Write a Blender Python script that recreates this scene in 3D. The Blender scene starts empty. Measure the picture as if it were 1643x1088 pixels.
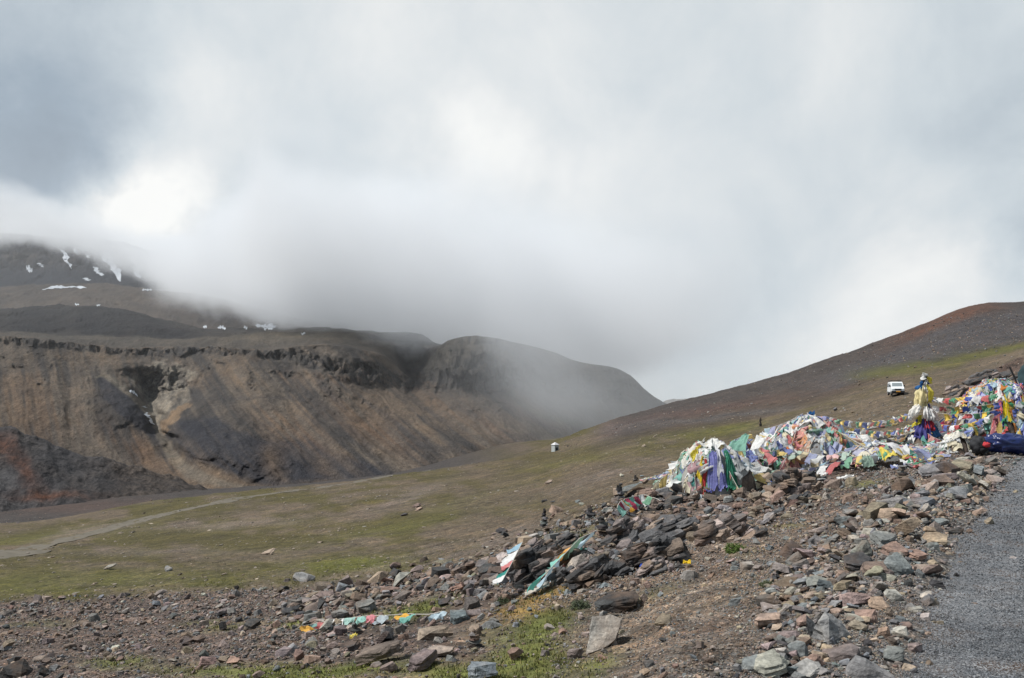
import bpy, bmesh, math, random
import numpy as np
from mathutils import Vector, Matrix, Euler
from mathutils.bvhtree import BVHTree

random.seed(7)
RNG = np.random.default_rng(11)
C = bpy.context.scene.collection
SC = bpy.context.scene
R = math.radians

# ------------------------------------------------------------------ camera
HZ, CX, FP = 640.0, 821.5, 1500.0            # horizon row, centre column, focal length in photo pixels
cam_d = bpy.data.cameras.new('camera')
cam = bpy.data.objects.new('camera', cam_d)
C.objects.link(cam)
cam.location = (0, 0, 0)
cam.rotation_euler = (R(90), 0, 0)
cam_d.sensor_width = 36.0
cam_d.lens = 36.0 * FP / 1643.0
cam_d.shift_y = (HZ - 544.0) / 1643.0
cam_d.clip_start = 0.1
cam_d.clip_end = 20000
SC.camera = cam

# ------------------------------------------------------------------ sun, sky, exposure
SUN_EL, SUN_AZ = 55.0, -98.0                 # azimuth measured from +Y towards +X
sd = bpy.data.lights.new('sun', 'SUN')
sd.energy = 4.8
sd.angle = R(1.5)
sd.color = (1.0, 0.965, 0.92)
sun = bpy.data.objects.new('sun', sd)
C.objects.link(sun)
ld = Vector((math.sin(R(SUN_AZ)) * math.cos(R(SUN_EL)), math.cos(R(SUN_AZ)) * math.cos(R(SUN_EL)), math.sin(R(SUN_EL))))
sun.rotation_euler = (-ld).to_track_quat('-Z', 'Y').to_euler()
SC.view_settings.view_transform = 'Standard'
SC.view_settings.look = 'None'
SC.view_settings.exposure = 0.12
SC.view_settings.gamma = 1.0
SC.cycles.max_bounces = 12
SC.cycles.diffuse_bounces = 2
SC.cycles.volume_bounces = 4
SC.cycles.transparent_max_bounces = 8
SC.cycles.use_denoising = True


def nd(nt, typ, **kw):
    n = nt.nodes.new(typ)
    for k, v in kw.items():
        setattr(n, k, v)
    return n


def mth(nt, op, a, b=None, c=None, clamp=False):
    n = nt.nodes.new('ShaderNodeMath')
    n.operation = op
    n.use_clamp = clamp
    for i, s in enumerate((a, b, c)):
        if s is None:
            continue
        if isinstance(s, (int, float)):
            n.inputs[i].default_value = s
        else:
            nt.links.new(s, n.inputs[i])
    return n.outputs[0]


def mixc(nt, fac, a, b, blend='MIX'):
    n = nt.nodes.new('ShaderNodeMix')
    n.data_type = 'RGBA'
    n.blend_type = blend
    for s, i in ((fac, 0), (a, 6), (b, 7)):
        if isinstance(s, (int, float)):
            n.inputs[i].default_value = s
        elif isinstance(s, tuple):
            n.inputs[i].default_value = (*s[:3], 1)
        else:
            nt.links.new(s, n.inputs[i])
    return n.outputs[2]


def ramp(nt, fac, stops, interp='LINEAR'):
    n = nt.nodes.new('ShaderNodeValToRGB')
    n.color_ramp.interpolation = interp
    e = n.color_ramp.elements
    while len(e) < len(stops):
        e.new(0.5)
    for el, (p, c) in zip(e, stops):
        el.position = p
        el.color = (*c, 1) if isinstance(c, tuple) else (c, c, c, 1)
    nt.links.new(fac, n.inputs[0])
    return n.outputs[0]


def noise(nt, vec, scale, detail=4, rough=0.55, dist=0.0):
    n = nd(nt, 'ShaderNodeTexNoise')
    n.inputs['Scale'].default_value = scale
    n.inputs['Detail'].default_value = detail
    n.inputs['Roughness'].default_value = rough
    n.inputs['Distortion'].default_value = dist
    if vec is not None:
        nt.links.new(vec, n.inputs['Vector'])
    return n


world = bpy.data.worlds.new('World')
SC.world = world
world.use_nodes = True
nt = world.node_tree
nt.nodes.clear()
tc = nd(nt, 'ShaderNodeTexCoord')
wn = noise(nt, tc.outputs['Generated'], 4.2, 6, 0.62)
wv = nd(nt, 'ShaderNodeVectorMath', operation='SUBTRACT')
nt.links.new(wn.outputs['Color'], wv.inputs[0])
wv.inputs[1].default_value = (0.5, 0.5, 0.5)
ws = nd(nt, 'ShaderNodeVectorMath', operation='SCALE')
nt.links.new(wv.outputs[0], ws.inputs[0])
ws.inputs['Scale'].default_value = 0.21
wa = nd(nt, 'ShaderNodeVectorMath', operation='ADD')
nt.links.new(tc.outputs['Generated'], wa.inputs[0])
nt.links.new(ws.outputs[0], wa.inputs[1])
wnn = nd(nt, 'ShaderNodeVectorMath', operation='NORMALIZE')
nt.links.new(wa.outputs[0], wnn.inputs[0])


def sky_blob(u, v, r, amt):
    d = Vector(((u - CX) / FP, 1.0, (HZ - v) / FP)).normalized()
    n = nd(nt, 'ShaderNodeVectorMath', operation='DOT_PRODUCT')
    nt.links.new(wnn.outputs[0], n.inputs[0])
    n.inputs[1].default_value = d
    s = r / FP
    e = mth(nt, 'MULTIPLY', mth(nt, 'SUBTRACT', n.outputs['Value'], 1.0), 2.0 / (s * s))
    return mth(nt, 'MULTIPLY', mth(nt, 'EXPONENT', e), amt)


# thin and thick places of the overcast: brightness added to or taken from the cloud layer
blobs = [(70, 190, 190, -0.17), (190, 130, 120, -0.08), (60, 300, 110, -0.14), (-200, 250, 260, -0.22), (150, 240, 60, -0.06),
         (250, 350, 55, 0.36), (232, 300, 90, 0.22), (225, 400, 55, 0.36), (290, 290, 50, 0.12), (40, 365, 45, 0.30), (140, 365, 50, 0.25),
         (330, 110, 70, 0.12), (310, 190, 80, 0.10), (800, 285, 90, 0.20), (720, 270, 90, 0.12), (930, 300, 130, 0.06),
         (480, 420, 150, -0.22), (640, 430, 130, -0.10), (380, 400, 80, -0.10), (780, 470, 120, -0.08),
         (1540, 465, 85, 0.13), (1420, 480, 110, 0.13), (1300, 560, 130, 0.10), (1640, 250, 190, -0.09), (1640, 420, 60, -0.10),
         (1130, 500, 90, -0.07), (1000, 520, 140, -0.06), (1080, 430, 130, -0.05), (820, 500, 60, 0.05),
         (700, 30, 260, 0.08), (1150, 80, 260, 0.05)]
acc = None
# unseen sky overhead and behind the viewer, darkened to weaken the fill light
def sky_dir(d, width, amt):
    n = nd(nt, 'ShaderNodeVectorMath', operation='DOT_PRODUCT')
    nt.links.new(wnn.outputs[0], n.inputs[0])
    n.inputs[1].default_value = Vector(d).normalized()
    return mth(nt, 'MULTIPLY', mth(nt, 'EXPONENT', mth(nt, 'MULTIPLY', mth(nt, 'SUBTRACT', n.outputs['Value'], 1.0), width)), amt)


acc = mth(nt, 'ADD', sky_dir((0, -0.25, 1), 3.0, -0.30), sky_dir((0.2, -1, 0.35), 2.2, -0.30))
for b in blobs:
    o = sky_blob(*b)
    acc = o if acc is None else mth(nt, 'ADD', acc, o)
fine = noise(nt, tc.outputs['Generated'], 6.0, 8, 0.62, 0.3)
acc = mth(nt, 'ADD', acc, mth(nt, 'MULTIPLY', mth(nt, 'SUBTRACT', fine.outputs['Fac'], 0.5), 0.46))
val = mth(nt, 'ADD', acc, 0.665)
cloud_col = ramp(nt, val, [(0.0, (0.10, 0.14, 0.19)), (0.30, (0.27, 0.345, 0.42)), (0.60, (0.585, 0.645, 0.68)), (0.80, (0.80, 0.815, 0.81)), (1.0, (1.0, 0.99, 0.95))])
sky = nd(nt, 'ShaderNodeTexSky', sky_type='NISHITA')
sky.sun_disc = False
sky.sun_elevation = R(SUN_EL)
sky.sun_rotation = R(SUN_AZ)
sky.altitude = 4500
skyc = mixc(nt, 1.0, sky.outputs[0], (0.10, 0.10, 0.10), 'MULTIPLY')
allc = mixc(nt, 0.94, skyc, cloud_col)
sep = nd(nt, 'ShaderNodeSeparateXYZ')
nt.links.new(tc.outputs['Generated'], sep.inputs[0])
lowf = mth(nt, 'MULTIPLY', mth(nt, 'ADD', sep.outputs[2], 0.10), 10.0, clamp=True)
allc = mixc(nt, lowf, (0.10, 0.095, 0.085), allc)
bg = nd(nt, 'ShaderNodeBackground')
nt.links.new(allc, bg.inputs[0])
bg.inputs[1].default_value = 1.0
wo = nd(nt, 'ShaderNodeOutputWorld')
nt.links.new(bg.outputs[0], wo.inputs[0])
world.cycles.sampling_method = 'MANUAL'
world.cycles.sample_map_resolution = 512


# ------------------------------------------------------------------ numeric helpers
def _hash(ix, iy, iz):
    h = (ix.astype(np.int64) * 374761393 + iy.astype(np.int64) * 668265263 + iz.astype(np.int64) * 2147483647 * 7 + 1013904223) & 0xFFFFFFFF
    h = ((h ^ (h >> 13)) * 1274126177) & 0xFFFFFFFF
    h = ((h ^ (h >> 16)) * 2246822519) & 0xFFFFFFFF
    return ((h ^ (h >> 15)) & 0xFFFFFF) / float(0xFFFFFF) * 2 - 1


def vnoise(x, y, z=None):
    x = np.asarray(x, float); y = np.asarray(y, float)
    z = np.zeros_like(x) if z is None else np.asarray(z, float)
    fx, fy, fz = np.floor(x), np.floor(y), np.floor(z)
    tx, ty, tz = x - fx, y - fy, z - fz
    tx, ty, tz = (t * t * t * (t * (t * 6 - 15) + 10) for t in (tx, ty, tz))
    r = 0
    for a in (0, 1):
        for b in (0, 1):
            for c in (0, 1):
                w = (tx if a else 1 - tx) * (ty if b else 1 - ty) * (tz if c else 1 - tz)
                r = r + w * _hash(fx + a, fy + b, fz + c)
    return r


def fbm(x, y, z=None, oct=5, gain=0.5, lac=2.03):
    r, a, n = 0, 1.0, 0
    for i in range(oct):
        r = r + a * vnoise(x + 17.3 * i, y - 9.1 * i, None if z is None else z + 5.7 * i)
        n += a
        a *= gain
        x = x * lac; y = y * lac
        if z is not None:
            z = z * lac
    return r / n * 1.6


def sm(x, a, b):
    t = np.clip((np.asarray(x, float) - a) / (b - a), 0, 1)
    return t * t * (3 - 2 * t)


def pchip(xs, ys, x):
    xs = np.asarray(xs, float); ys = np.asarray(ys, float); x = np.clip(np.asarray(x, float), xs[0], xs[-1])
    h = np.diff(xs); dl = np.diff(ys) / h
    m = np.zeros_like(ys)
    for i in range(1, len(xs) - 1):
        if dl[i - 1] * dl[i] > 0:
            w1, w2 = 2 * h[i] + h[i - 1], h[i] + 2 * h[i - 1]
            m[i] = (w1 + w2) / (w1 / dl[i - 1] + w2 / dl[i])
    m[0], m[-1] = dl[0], dl[-1]
    k = np.clip(np.searchsorted(xs, x, side='right') - 1, 0, len(xs) - 2)
    t = (x - xs[k]) / h[k]
    return ((2 * t**3 - 3 * t**2 + 1) * ys[k] + (t**3 - 2 * t**2 + t) * h[k] * m[k] + (-2 * t**3 + 3 * t**2) * ys[k + 1] + (t**3 - t**2) * h[k] * m[k + 1])


def px(u, v, d):
    return Vector(((u - CX) / FP * d, d, (HZ - v) / FP * d))


# ------------------------------------------------------------------ mesh helpers
def new_mesh(name, V, F, mat=None, cols=None, smooth=True, extra=None):
    """V (n,3) array, F list/array of equal-size faces."""
    me = bpy.data.meshes.new(name)
    V = np.asarray(V, np.float32)
    F = np.asarray(F, np.int32)
    nf, k = F.shape
    me.vertices.add(len(V)); me.vertices.foreach_set('co', V.ravel())
    me.loops.add(nf * k); me.loops.foreach_set('vertex_index', F.ravel())
    me.polygons.add(nf)
    me.polygons.foreach_set('loop_start', np.arange(0, nf * k, k, dtype=np.int32))
    me.polygons.foreach_set('use_smooth', np.full(nf, smooth, dtype=bool))
    if cols is not None:
        a = me.attributes.new('tint', 'FLOAT_COLOR', 'POINT')
        c4 = np.ones((len(V), 4), np.float32); c4[:, :3] = cols
        a.data.foreach_set('color', c4.ravel())
    if extra:
        for nm, arr in extra.items():
            a = me.attributes.new(nm, 'FLOAT', 'POINT')
            a.data.foreach_set('value', np.asarray(arr, np.float32).ravel())
    me.update(calc_edges=True)
    me.validate()
    if mat:
        me.materials.append(mat)
    return me


def link(name, me, parent=None, loc=None, rot=None):
    o = bpy.data.objects.new(name, me)
    C.objects.link(o)
    if parent is not None:
        o.parent = parent
    if loc is not None:
        o.location = loc
    if rot is not None:
        o.rotation_euler = rot
    return o


def tag(o, label=None, cat=None, group=None, kind=None):
    if label: o['label'] = label
    if cat: o['category'] = cat
    if group: o['group'] = group
    if kind: o['kind'] = kind
    return o


def thing(name, label, cat, loc=(0, 0, 0), rz=0.0, group=None):
    o = bpy.data.objects.new(name, None)
    o.empty_display_size = 0.2
    C.objects.link(o)
    o.location = loc
    o.rotation_euler = (0, 0, rz)
    return tag(o, label, cat, group)


def grid_faces(nr, nc):
    i = np.arange(nr - 1)[:, None] * nc + np.arange(nc - 1)[None, :]
    return np.stack([i, i + 1, i + nc + 1, i + nc], -1).reshape(-1, 4)


# ------------------------------------------------------------------ materials
def base_mat(name):
    m = bpy.data.materials.new(name)
    m.use_nodes = True
    t = m.node_tree
    b = t.nodes['Principled BSDF']
    b.inputs['Roughness'].default_value = 0.9
    b.inputs['Specular IOR Level'].default_value = 0.25
    return m, t, b


def bump(t, b, h, strength, dist):
    n = nd(t, 'ShaderNodeBump')
    n.inputs['Strength'].default_value = strength
    n.inputs['Distance'].default_value = dist
    t.links.new(h, n.inputs['Height'])
    t.links.new(n.outputs[0], b.inputs['Normal'])


def m_plain(name, col, rough=0.6, metal=0.0, spec=0.4, var=0.12, scale=8.0):
    m, t, b = base_mat(name)
    g = nd(t, 'ShaderNodeNewGeometry')
    n = noise(t, g.outputs['Position'], scale, 4)
    c = mixc(t, mth(t, 'MULTIPLY', n.outputs['Fac'], 1.0), tuple(x * (1 - var) for x in col), tuple(min(1, x * (1 + var)) for x in col))
    t.links.new(c, b.inputs['Base Color'])
    b.inputs['Roughness'].default_value = rough
    b.inputs['Metallic'].default_value = metal
    b.inputs['Specular IOR Level'].default_value = spec
    return m


def m_ground():
    m, t, b = base_mat('ground_soil')
    g = nd(t, 'ShaderNodeNewGeometry').outputs['Position']
    at = nd(t, 'ShaderNodeAttribute', attribute_name='tint').outputs['Color']
    gr = nd(t, 'ShaderNodeAttribute', attribute_name='grass').outputs['Fac']
    far = nd(t, 'ShaderNodeAttribute', attribute_name='far').outputs['Fac']
    stony = mth(t, 'SUBTRACT', 1.0, mth(t, 'MULTIPLY', gr, 0.75))
    col = at
    # pebbles at three sizes: each cell has its own grey or rust value
    hs = None
    for sc, w, lo, hi in ((38.0, 0.75, 0.45, 1.65), (13.0, 0.8, 0.5, 1.6), (2.2, 0.55, 0.62, 1.45)):
        v = nd(t, 'ShaderNodeTexVoronoi')
        v.inputs['Scale'].default_value = sc
        v.inputs['Randomness'].default_value = 1.0
        t.links.new(g, v.inputs['Vector'])
        s = nd(t, 'ShaderNodeSeparateColor')
        t.links.new(v.outputs['Color'], s.inputs[0])
        k = ramp(t, s.outputs[0], [(0.0, lo), (0.7, 1.0), (0.93, hi), (1.0, hi * 1.25)])
        k2 = mixc(t, s.outputs[1], (1.10, 0.97, 0.86), (0.92, 1.0, 1.08))
        kk = mixc(t, 1.0, k, k2, 'MULTIPLY')
        col = mixc(t, mth(t, 'MULTIPLY', stony, w), col, mixc(t, 1.0, col, kk, 'MULTIPLY'))
        hh = mth(t, 'MULTIPLY', v.outputs['Distance'], 1.0 / sc)
        hs = hh if hs is None else mth(t, 'ADD', hs, hh)
    # grass mottling and far-scale patchiness
    n1 = noise(t, g, 6.0, 6, 0.7)
    n2 = noise(t, g, 0.35, 6, 0.65)
    n3 = noise(t, g, 0.06, 5, 0.6)
    col = mixc(t, mth(t, 'MULTIPLY', gr, 0.8), col, mixc(t, 1.0, col, ramp(t, n1.outputs['Fac'], [(0.25, 0.5), (0.5, 1.0), (0.75, 1.5)]), 'MULTIPLY'))
    col = mixc(t, 0.8, col, mixc(t, 1.0, col, ramp(t, n2.outputs['Fac'], [(0.28, (0.50, 0.49, 0.48)), (0.5, (1, 1, 1)), (0.72, (1.55, 1.48, 1.38))]), 'MULTIPLY'))
    n5 = noise(t, g, 1.1, 5, 0.7)
    col = mixc(t, 0.75, col, mixc(t, 1.0, col, ramp(t, n5.outputs['Fac'], [(0.3, (0.58, 0.58, 0.56)), (0.5, (1, 1, 1)), (0.7, (1.5, 1.45, 1.4))]), 'MULTIPLY'))
    col = mixc(t, mth(t, 'MULTIPLY', far, 0.8), col, mixc(t, 1.0, col, ramp(t, n3.outputs['Fac'], [(0.3, (0.7, 0.72, 0.72)), (0.5, (1, 1, 1)), (0.7, (1.3, 1.25, 1.2))]), 'MULTIPLY'))
    t.links.new(col, b.inputs['Base Color'])
    b.inputs['Roughness'].default_value = 0.95
    hsum = mth(t, 'ADD', mth(t, 'MULTIPLY', hs, -1.0), mth(t, 'MULTIPLY', n1.outputs['Fac'], 0.03))
    hsum = mth(t, 'ADD', hsum, mth(t, 'MULTIPLY', n2.outputs['Fac'], 0.25))
    bump(t, b, hsum, 0.8, 0.55)
    return m


def m_road():
    m, t, b = base_mat('gravel_road')
    g = nd(t, 'ShaderNodeNewGeometry').outputs['Position']
    v = nd(t, 'ShaderNodeTexVoronoi')
    v.inputs['Scale'].default_value = 65.0
    t.links.new(g, v.inputs['Vector'])
    s = nd(t, 'ShaderNodeSeparateColor')
    t.links.new(v.outputs['Color'], s.inputs[0])
    c = ramp(t, s.outputs[0], [(0.0, (0.045, 0.048, 0.053)), (0.45, (0.098, 0.106, 0.116)), (0.8, (0.165, 0.175, 0.187)), (0.97, (0.21, 0.215, 0.22))])
    c = mixc(t, mth(t, 'MULTIPLY', s.outputs[1], 0.10), c, (0.16, 0.13, 0.10))
    n2 = noise(t, g, 0.8, 5, 0.6)
    c = mixc(t, 1.0, c, ramp(t, n2.outputs['Fac'], [(0.3, (0.6, 0.6, 0.62)), (0.7, (1.3, 1.27, 1.25))]), 'MULTIPLY')
    v2 = nd(t, 'ShaderNodeTexVoronoi')
    v2.inputs['Scale'].default_value = 11.0
    t.links.new(g, v2.inputs['Vector'])
    s2 = nd(t, 'ShaderNodeSeparateColor')
    t.links.new(v2.outputs['Color'], s2.inputs[0])
    c = mixc(t, 0.3, c, mixc(t, 1.0, c, ramp(t, s2.outputs[0], [(0.0, 0.6), (0.6, 1.0), (1.0, 1.6)]), 'MULTIPLY'))
    t.links.new(c, b.inputs['Base Color'])
    bump(t, b, mth(t, 'ADD', mth(t, 'MULTIPLY', v.outputs['Distance'], -1 / 42.0), mth(t, 'MULTIPLY', v2.outputs['Distance'], -1 / 40.0)), 0.5, 0.4)
    return m


def rock_nodes(t, b, col, sc=1.0):
    """weathered slate: veins, lichen flecks, rust bloom over a base colour."""
    tcn = nd(t, 'ShaderNodeTexCoord').outputs['Object']
    g = nd(t, 'ShaderNodeNewGeometry').outputs['Position']
    n1 = noise(t, g, 5.0 * sc, 7, 0.65)
    n2 = noise(t, g, 26.0 * sc, 5, 0.7)
    n3 = noise(t, g, 1.6 * sc, 4, 0.6)
    c = mixc(t, 1.0, col, ramp(t, n1.outputs['Fac'], [(0.28, (0.42, 0.42, 0.42)), (0.5, (1, 1, 1)), (0.72, (1.6, 1.52, 1.42))]), 'MULTIPLY')
    c = mixc(t, 0.7, c, mixc(t, 1.0, c, ramp(t, n2.outputs['Fac'], [(0.3, 0.4), (0.52, 1.0), (0.72, 1.7)]), 'MULTIPLY'))
    c = mixc(t, ramp(t, n3.outputs['Fac'], [(0.5, 0.0), (0.68, 0.5)]), c, (0.17, 0.105, 0.066))
    w = nd(t, 'ShaderNodeTexWave')
    w.inputs['Scale'].default_value = 9.0 * sc
    w.inputs['Distortion'].default_value = 5.0
    w.inputs['Detail'].default_value = 4.0
    w.bands_direction = 'Z'
    t.links.new(tcn, w.inputs['Vector'])
    c = mixc(t, 0.10, c, mixc(t, 1.0, c, ramp(t, w.outputs['Fac'], [(0.0, 0.45), (0.4, 1.0), (1.0, 1.25)]), 'MULTIPLY'))
    t.links.new(c, b.inputs['Base Color'])
    b.inputs['Roughness'].default_value = 0.82
    h = mth(t, 'ADD', mth(t, 'MULTIPLY', n1.outputs['Fac'], 0.6), mth(t, 'MULTIPLY', n2.outputs['Fac'], 0.2))
    h = mth(t, 'ADD', h, mth(t, 'MULTIPLY', w.outputs['Fac'], 0.03))
    bump(t, b, h, 0.7, 0.10 / sc)


def m_rock_obj():
    m, t, b = base_mat('weathered_slate')
    rock_nodes(t, b, nd(t, 'ShaderNodeObjectInfo').outputs['Color'])
    return m


def m_rock_tint(name='rubble_stone', sc=1.0):
    m, t, b = base_mat(name)
    rock_nodes(t, b, nd(t, 'ShaderNodeAttribute', attribute_name='tint').outputs['Color'], sc)
    return m


def m_mountain(name='mountain_scree', k=1.0):
    m, t, b = base_mat(name)
    g = nd(t, 'ShaderNodeNewGeometry').outputs['Position']
    at = nd(t, 'ShaderNodeAttribute', attribute_name='tint').outputs['Color']
    cl = nd(t, 'ShaderNodeAttribute', attribute_name='cliff').outputs['Fac']
    mp = nd(t, 'ShaderNodeMapping')
    mp.inputs['Scale'].default_value = (1.0, 0.25, 0.22)
    t.links.new(g, mp.inputs[0])
    n1 = noise(t, mp.outputs[0], 0.045 * k, 7, 0.62)
    n2 = noise(t, g, 0.02 * k, 8, 0.65)
    n3 = noise(t, g, 0.11 * k, 6, 0.7)
    c = mixc(t, 0.75, at, mixc(t, 1.0, at, ramp(t, n1.outputs['Fac'], [(0.28, (0.66, 0.66, 0.68)), (0.5, (1, 1, 1)), (0.72, (1.32, 1.27, 1.2))]), 'MULTIPLY'))
    c = mixc(t, 0.7, c, mixc(t, 1.0, c, ramp(t, n2.outputs['Fac'], [(0.3, (0.68, 0.7, 0.74)), (0.5, (1, 1, 1)), (0.7, (1.32, 1.22, 1.1))]), 'MULTIPLY'))
    c = mixc(t, 0.8, c, mixc(t, 1.0, c, ramp(t, n3.outputs['Fac'], [(0.3, 0.72), (0.5, 1.0), (0.7, 1.3)]), 'MULTIPLY'))
    n4 = noise(t, g, 0.42 * k, 4, 0.7)
    c = mixc(t, 0.8, c, mixc(t, 1.0, c, ramp(t, n4.outputs['Fac'], [(0.3, 0.6), (0.5, 1.0), (0.7, 1.45)]), 'MULTIPLY'))
    c = mixc(t, mth(t, 'MULTIPLY', cl, ramp(t, n3.outputs['Fac'], [(0.42, 0.85), (0.56, 0.0)])), c, (0.035, 0.035, 0.038))
    t.links.new(c, b.inputs['Base Color'])
    b.inputs['Roughness'].default_value = 1.0
    b.inputs['Specular IOR Level'].default_value = 0.1
    h = mth(t, 'ADD', mth(t, 'MULTIPLY', n3.outputs['Fac'], 7.0), mth(t, 'MULTIPLY', n1.outputs['Fac'], 9.0))
    bump(t, b, h, 0.8, 1.0)
    return m


def m_cloth():
    m, t, b = base_mat('prayer_flag_cotton')
    col = nd(t, 'ShaderNodeObjectInfo').outputs['Color']
    g = nd(t, 'ShaderNodeNewGeometry').outputs['Position']
    n = noise(t, g, 14.0, 5, 0.65)
    c = mixc(t, 0.6, col, mixc(t, 1.0, col, ramp(t, n.outputs['Fac'], [(0.3, (0.66, 0.66, 0.68)), (0.55, (1, 1, 1)), (0.8, (1.2, 1.2, 1.18))]), 'MULTIPLY'))
    n2 = noise(t, g, 60.0, 3, 0.6)
    c = mixc(t, ramp(t, n2.outputs['Fac'], [(0.58, 0.0), (0.66, 0.35)]), c, (0.10, 0.09, 0.09))
    t.links.new(c, b.inputs['Base Color'])
    b.inputs['Roughness'].default_value = 0.9
    b.inputs['Specular IOR Level'].default_value = 0.15
    tr = nd(t, 'ShaderNodeBsdfTranslucent')
    t.links.new(c, tr.inputs[0])
    mx = nd(t, 'ShaderNodeMixShader')
    mx.inputs[0].default_value = 0.28
    t.links.new(b.outputs[0], mx.inputs[1])
    t.links.new(tr.outputs[0], mx.inputs[2])
    t.links.new(mx.outputs[0], t.nodes['Material Output'].inputs[0])
    n3 = noise(t, g, 9.0, 4, 0.6)
    bump(t, b, n3.outputs['Fac'], 0.6, 0.05)
    return m


MG, MROAD = m_ground(), m_road()
MROCK, MRUB = m_rock_obj(), m_rock_tint()
MMT, MCLOTH = m_mountain(), m_cloth()
MCORD = m_plain('cord', (0.42, 0.40, 0.36), 0.9)
MSNOW = m_plain('old_snow', (0.44, 0.47, 0.51), 0.7, var=0.35, scale=0.08)

# ------------------------------------------------------------------ ground height field
# each column: picture column, then (distance, height) pairs
def zc(u, *pairs):
    out = []
    for d, v in pairs:
        out.append((d, (HZ - v) / FP * d if v is not None and v > 100 else v))
    return u, out


COLS = [
    (-900, [(1.2, -2.4), (4, -3.2), (10, -5.6), (20, -9), (40, -14), (100, -24), (200, -38), (360, -60), (500, -88), (900, -105), (1500, -105)]),
    (-500, [(1.2, -2.3), (4, -2.8), (10, -4.8), (18, -7), (30, -9.4), (50, -12.6), (100, -20), (200, -33), (360, -54), (480, -80), (900, -102), (1500, -102)]),
    zc(0, (1.2, -2.2), (4, -2.6), (10, 1240), (18, 1088), (28, 1010), (45, 958), (80, 915), (150, 885), (250, 860), (360, 845), (430, 864), (600, 838), (900, 800), (1500, 792)),
    zc(300, (1.2, -2.15), (4, -2.5), (9, 1200), (14, 1088), (22, 1020), (36, 957), (70, 900), (140, 860), (250, 822), (380, 799), (460, 812), (900, 788), (1500, 775)),
    zc(600, (1.2, -2.1), (4, -2.4), (8, 1150), (10.5, 1088), (15, 1030), (22, 970), (32, 930), (60, 880), (120, 832), (220, 792), (400, 769), (500, 776), (1000, 766), (1500, 755)),
    zc(850, (1.2, -2.05), (4, -2.2), (7.5, 1120), (9.5, 1060), (13, 1000), (18, 938), (22, 898), (25, 872), (33, 858), (60, 828), (120, 788), (250, 750), (450, 727), (600, 722), (720, 727), (1300, 707), (1500, 705)),
    zc(1000, (1.2, -2.0), (3.5, -2.05), (6, 1140), (8, 1060), (11, 1000), (15, 930), (20, 860), (25, 805), (34, 798), (70, 768), (140, 733), (300, 697), (450, 683), (600, 673), (720, 680), (1500, 700)),
    zc(1100, (1.2, -2.0), (3.5, -2.0), (5.5, 1150), (8, 1020), (11, 960), (16, 890), (22, 830), (27, 790), (30, 776), (40, 768), (80, 743), (150, 712), (300, 680), (450, 662), (600, 646), (720, 652), (1500, 700)),
    zc(1300, (1.2, -2.0), (3.5, -2.0), (5, 1220), (6.5, 1088), (9, 970), (13, 890), (20, 820), (28, 770), (34, 745), (45, 728), (70, 703), (120, 678), (200, 655), (320, 634), (450, 612), (600, 590), (720, 596), (1500, 700)),
    zc(1450, (1.2, -1.95), (3.5, -1.95), (6.5, 1080), (9, 950), (13, 860), (20, 785), (28, 745), (36, 722), (50, 690), (80, 655), (110, 634), (160, 620), (260, 597), (340, 583), (420, 568), (600, 538), (720, 545), (1500, 680)),
    zc(1570, (1.2, -1.95), (3.5, -1.95), (6.5, 1080), (10, 930), (15, 830), (22, 767), (29, 737), (38, 715), (55, 678), (80, 645), (95, 630), (125, 606), (150, 598), (250, 575), (370, 562), (450, 538), (600, 489), (720, 497), (1500, 660)),
    zc(1650, (1.2, -1.95), (3.5, -1.95), (6.5, 1080), (10, 930), (15, 830), (22, 765), (29, 735), (38, 712), (55, 670), (75, 640), (90, 620), (120, 580), (150, 568), (250, 556), (400, 545), (480, 516), (600, 482), (720, 490), (1500, 640)),
    (2000, [(1.2, -1.95), (3.5, -1.95), (15, -1.85), (38, -1.6), (60, -0.2), (80, 1.5), (120, 7), (150, 10), (250, 20), (400, 38), (600, 80), (720, 95), (1500, 60)]),
    (2700, [(1.2, -1.95), (3.5, -1.95), (15, -1.6), (38, -0.6), (60, 2), (80, 5), (120, 13), (150, 17), (250, 30), (400, 55), (600, 100), (720, 115), (1500, 100)]),
]
_LD = np.linspace(math.log(1.2), math.log(1500), 900)
_UC = np.array([c[0] for c in COLS], float)
_TAB = np.stack([pchip(np.log([p[0] for p in c[1]]), [p[1] for p in c[1]], _LD) for c in COLS])
_UU = np.linspace(-900, 2700, 721)
_TAB = np.stack([pchip(_UC, _TAB[:, j], _UU) for j in range(_TAB.shape[1])], 1)
# light smoothing across columns so that the blends leave no creases
for _ in range(30):
    _TAB[1:-1] = 0.5 * _TAB[1:-1] + 0.25 * (_TAB[:-2] + _TAB[2:])

ROAD_EDGE = [(-1.6, -1.5), (-0.3, 1.0), (1.1, 3.5), (2.5, 6.5), (4.35, 10), (6.6, 14), (9.3, 18.5), (14.6, 27.5), (20.5, 36), (30, 46)]
_REY = np.array([p[1] for p in ROAD_EDGE]); _REX = np.array([p[0] for p in ROAD_EDGE])


def road_off(x, y):
    """metres to the right of the road's left edge, measured square to it"""
    return (x - np.interp(y, _REY, _REX)) * 0.88


def h_base(x, y):
    x = np.asarray(x, float); y = np.maximum(np.asarray(y, float), 1.2)
    u = np.clip(x / y * FP + CX, -899, 2699)
    a = (u + 900) / 5.0
    b = np.clip((np.log(y) - _LD[0]) / (_LD[1] - _LD[0]), 0, 898.999)
    i = np.clip(a.astype(int), 0, 719); j = b.astype(int)
    fa, fb = a - i, b - j
    return (_TAB[i, j] * (1 - fa) * (1 - fb) + _TAB[i + 1, j] * fa * (1 - fb) + _TAB[i, j + 1] * (1 - fa) * fb + _TAB[i + 1, j + 1] * fa * fb)


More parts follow.
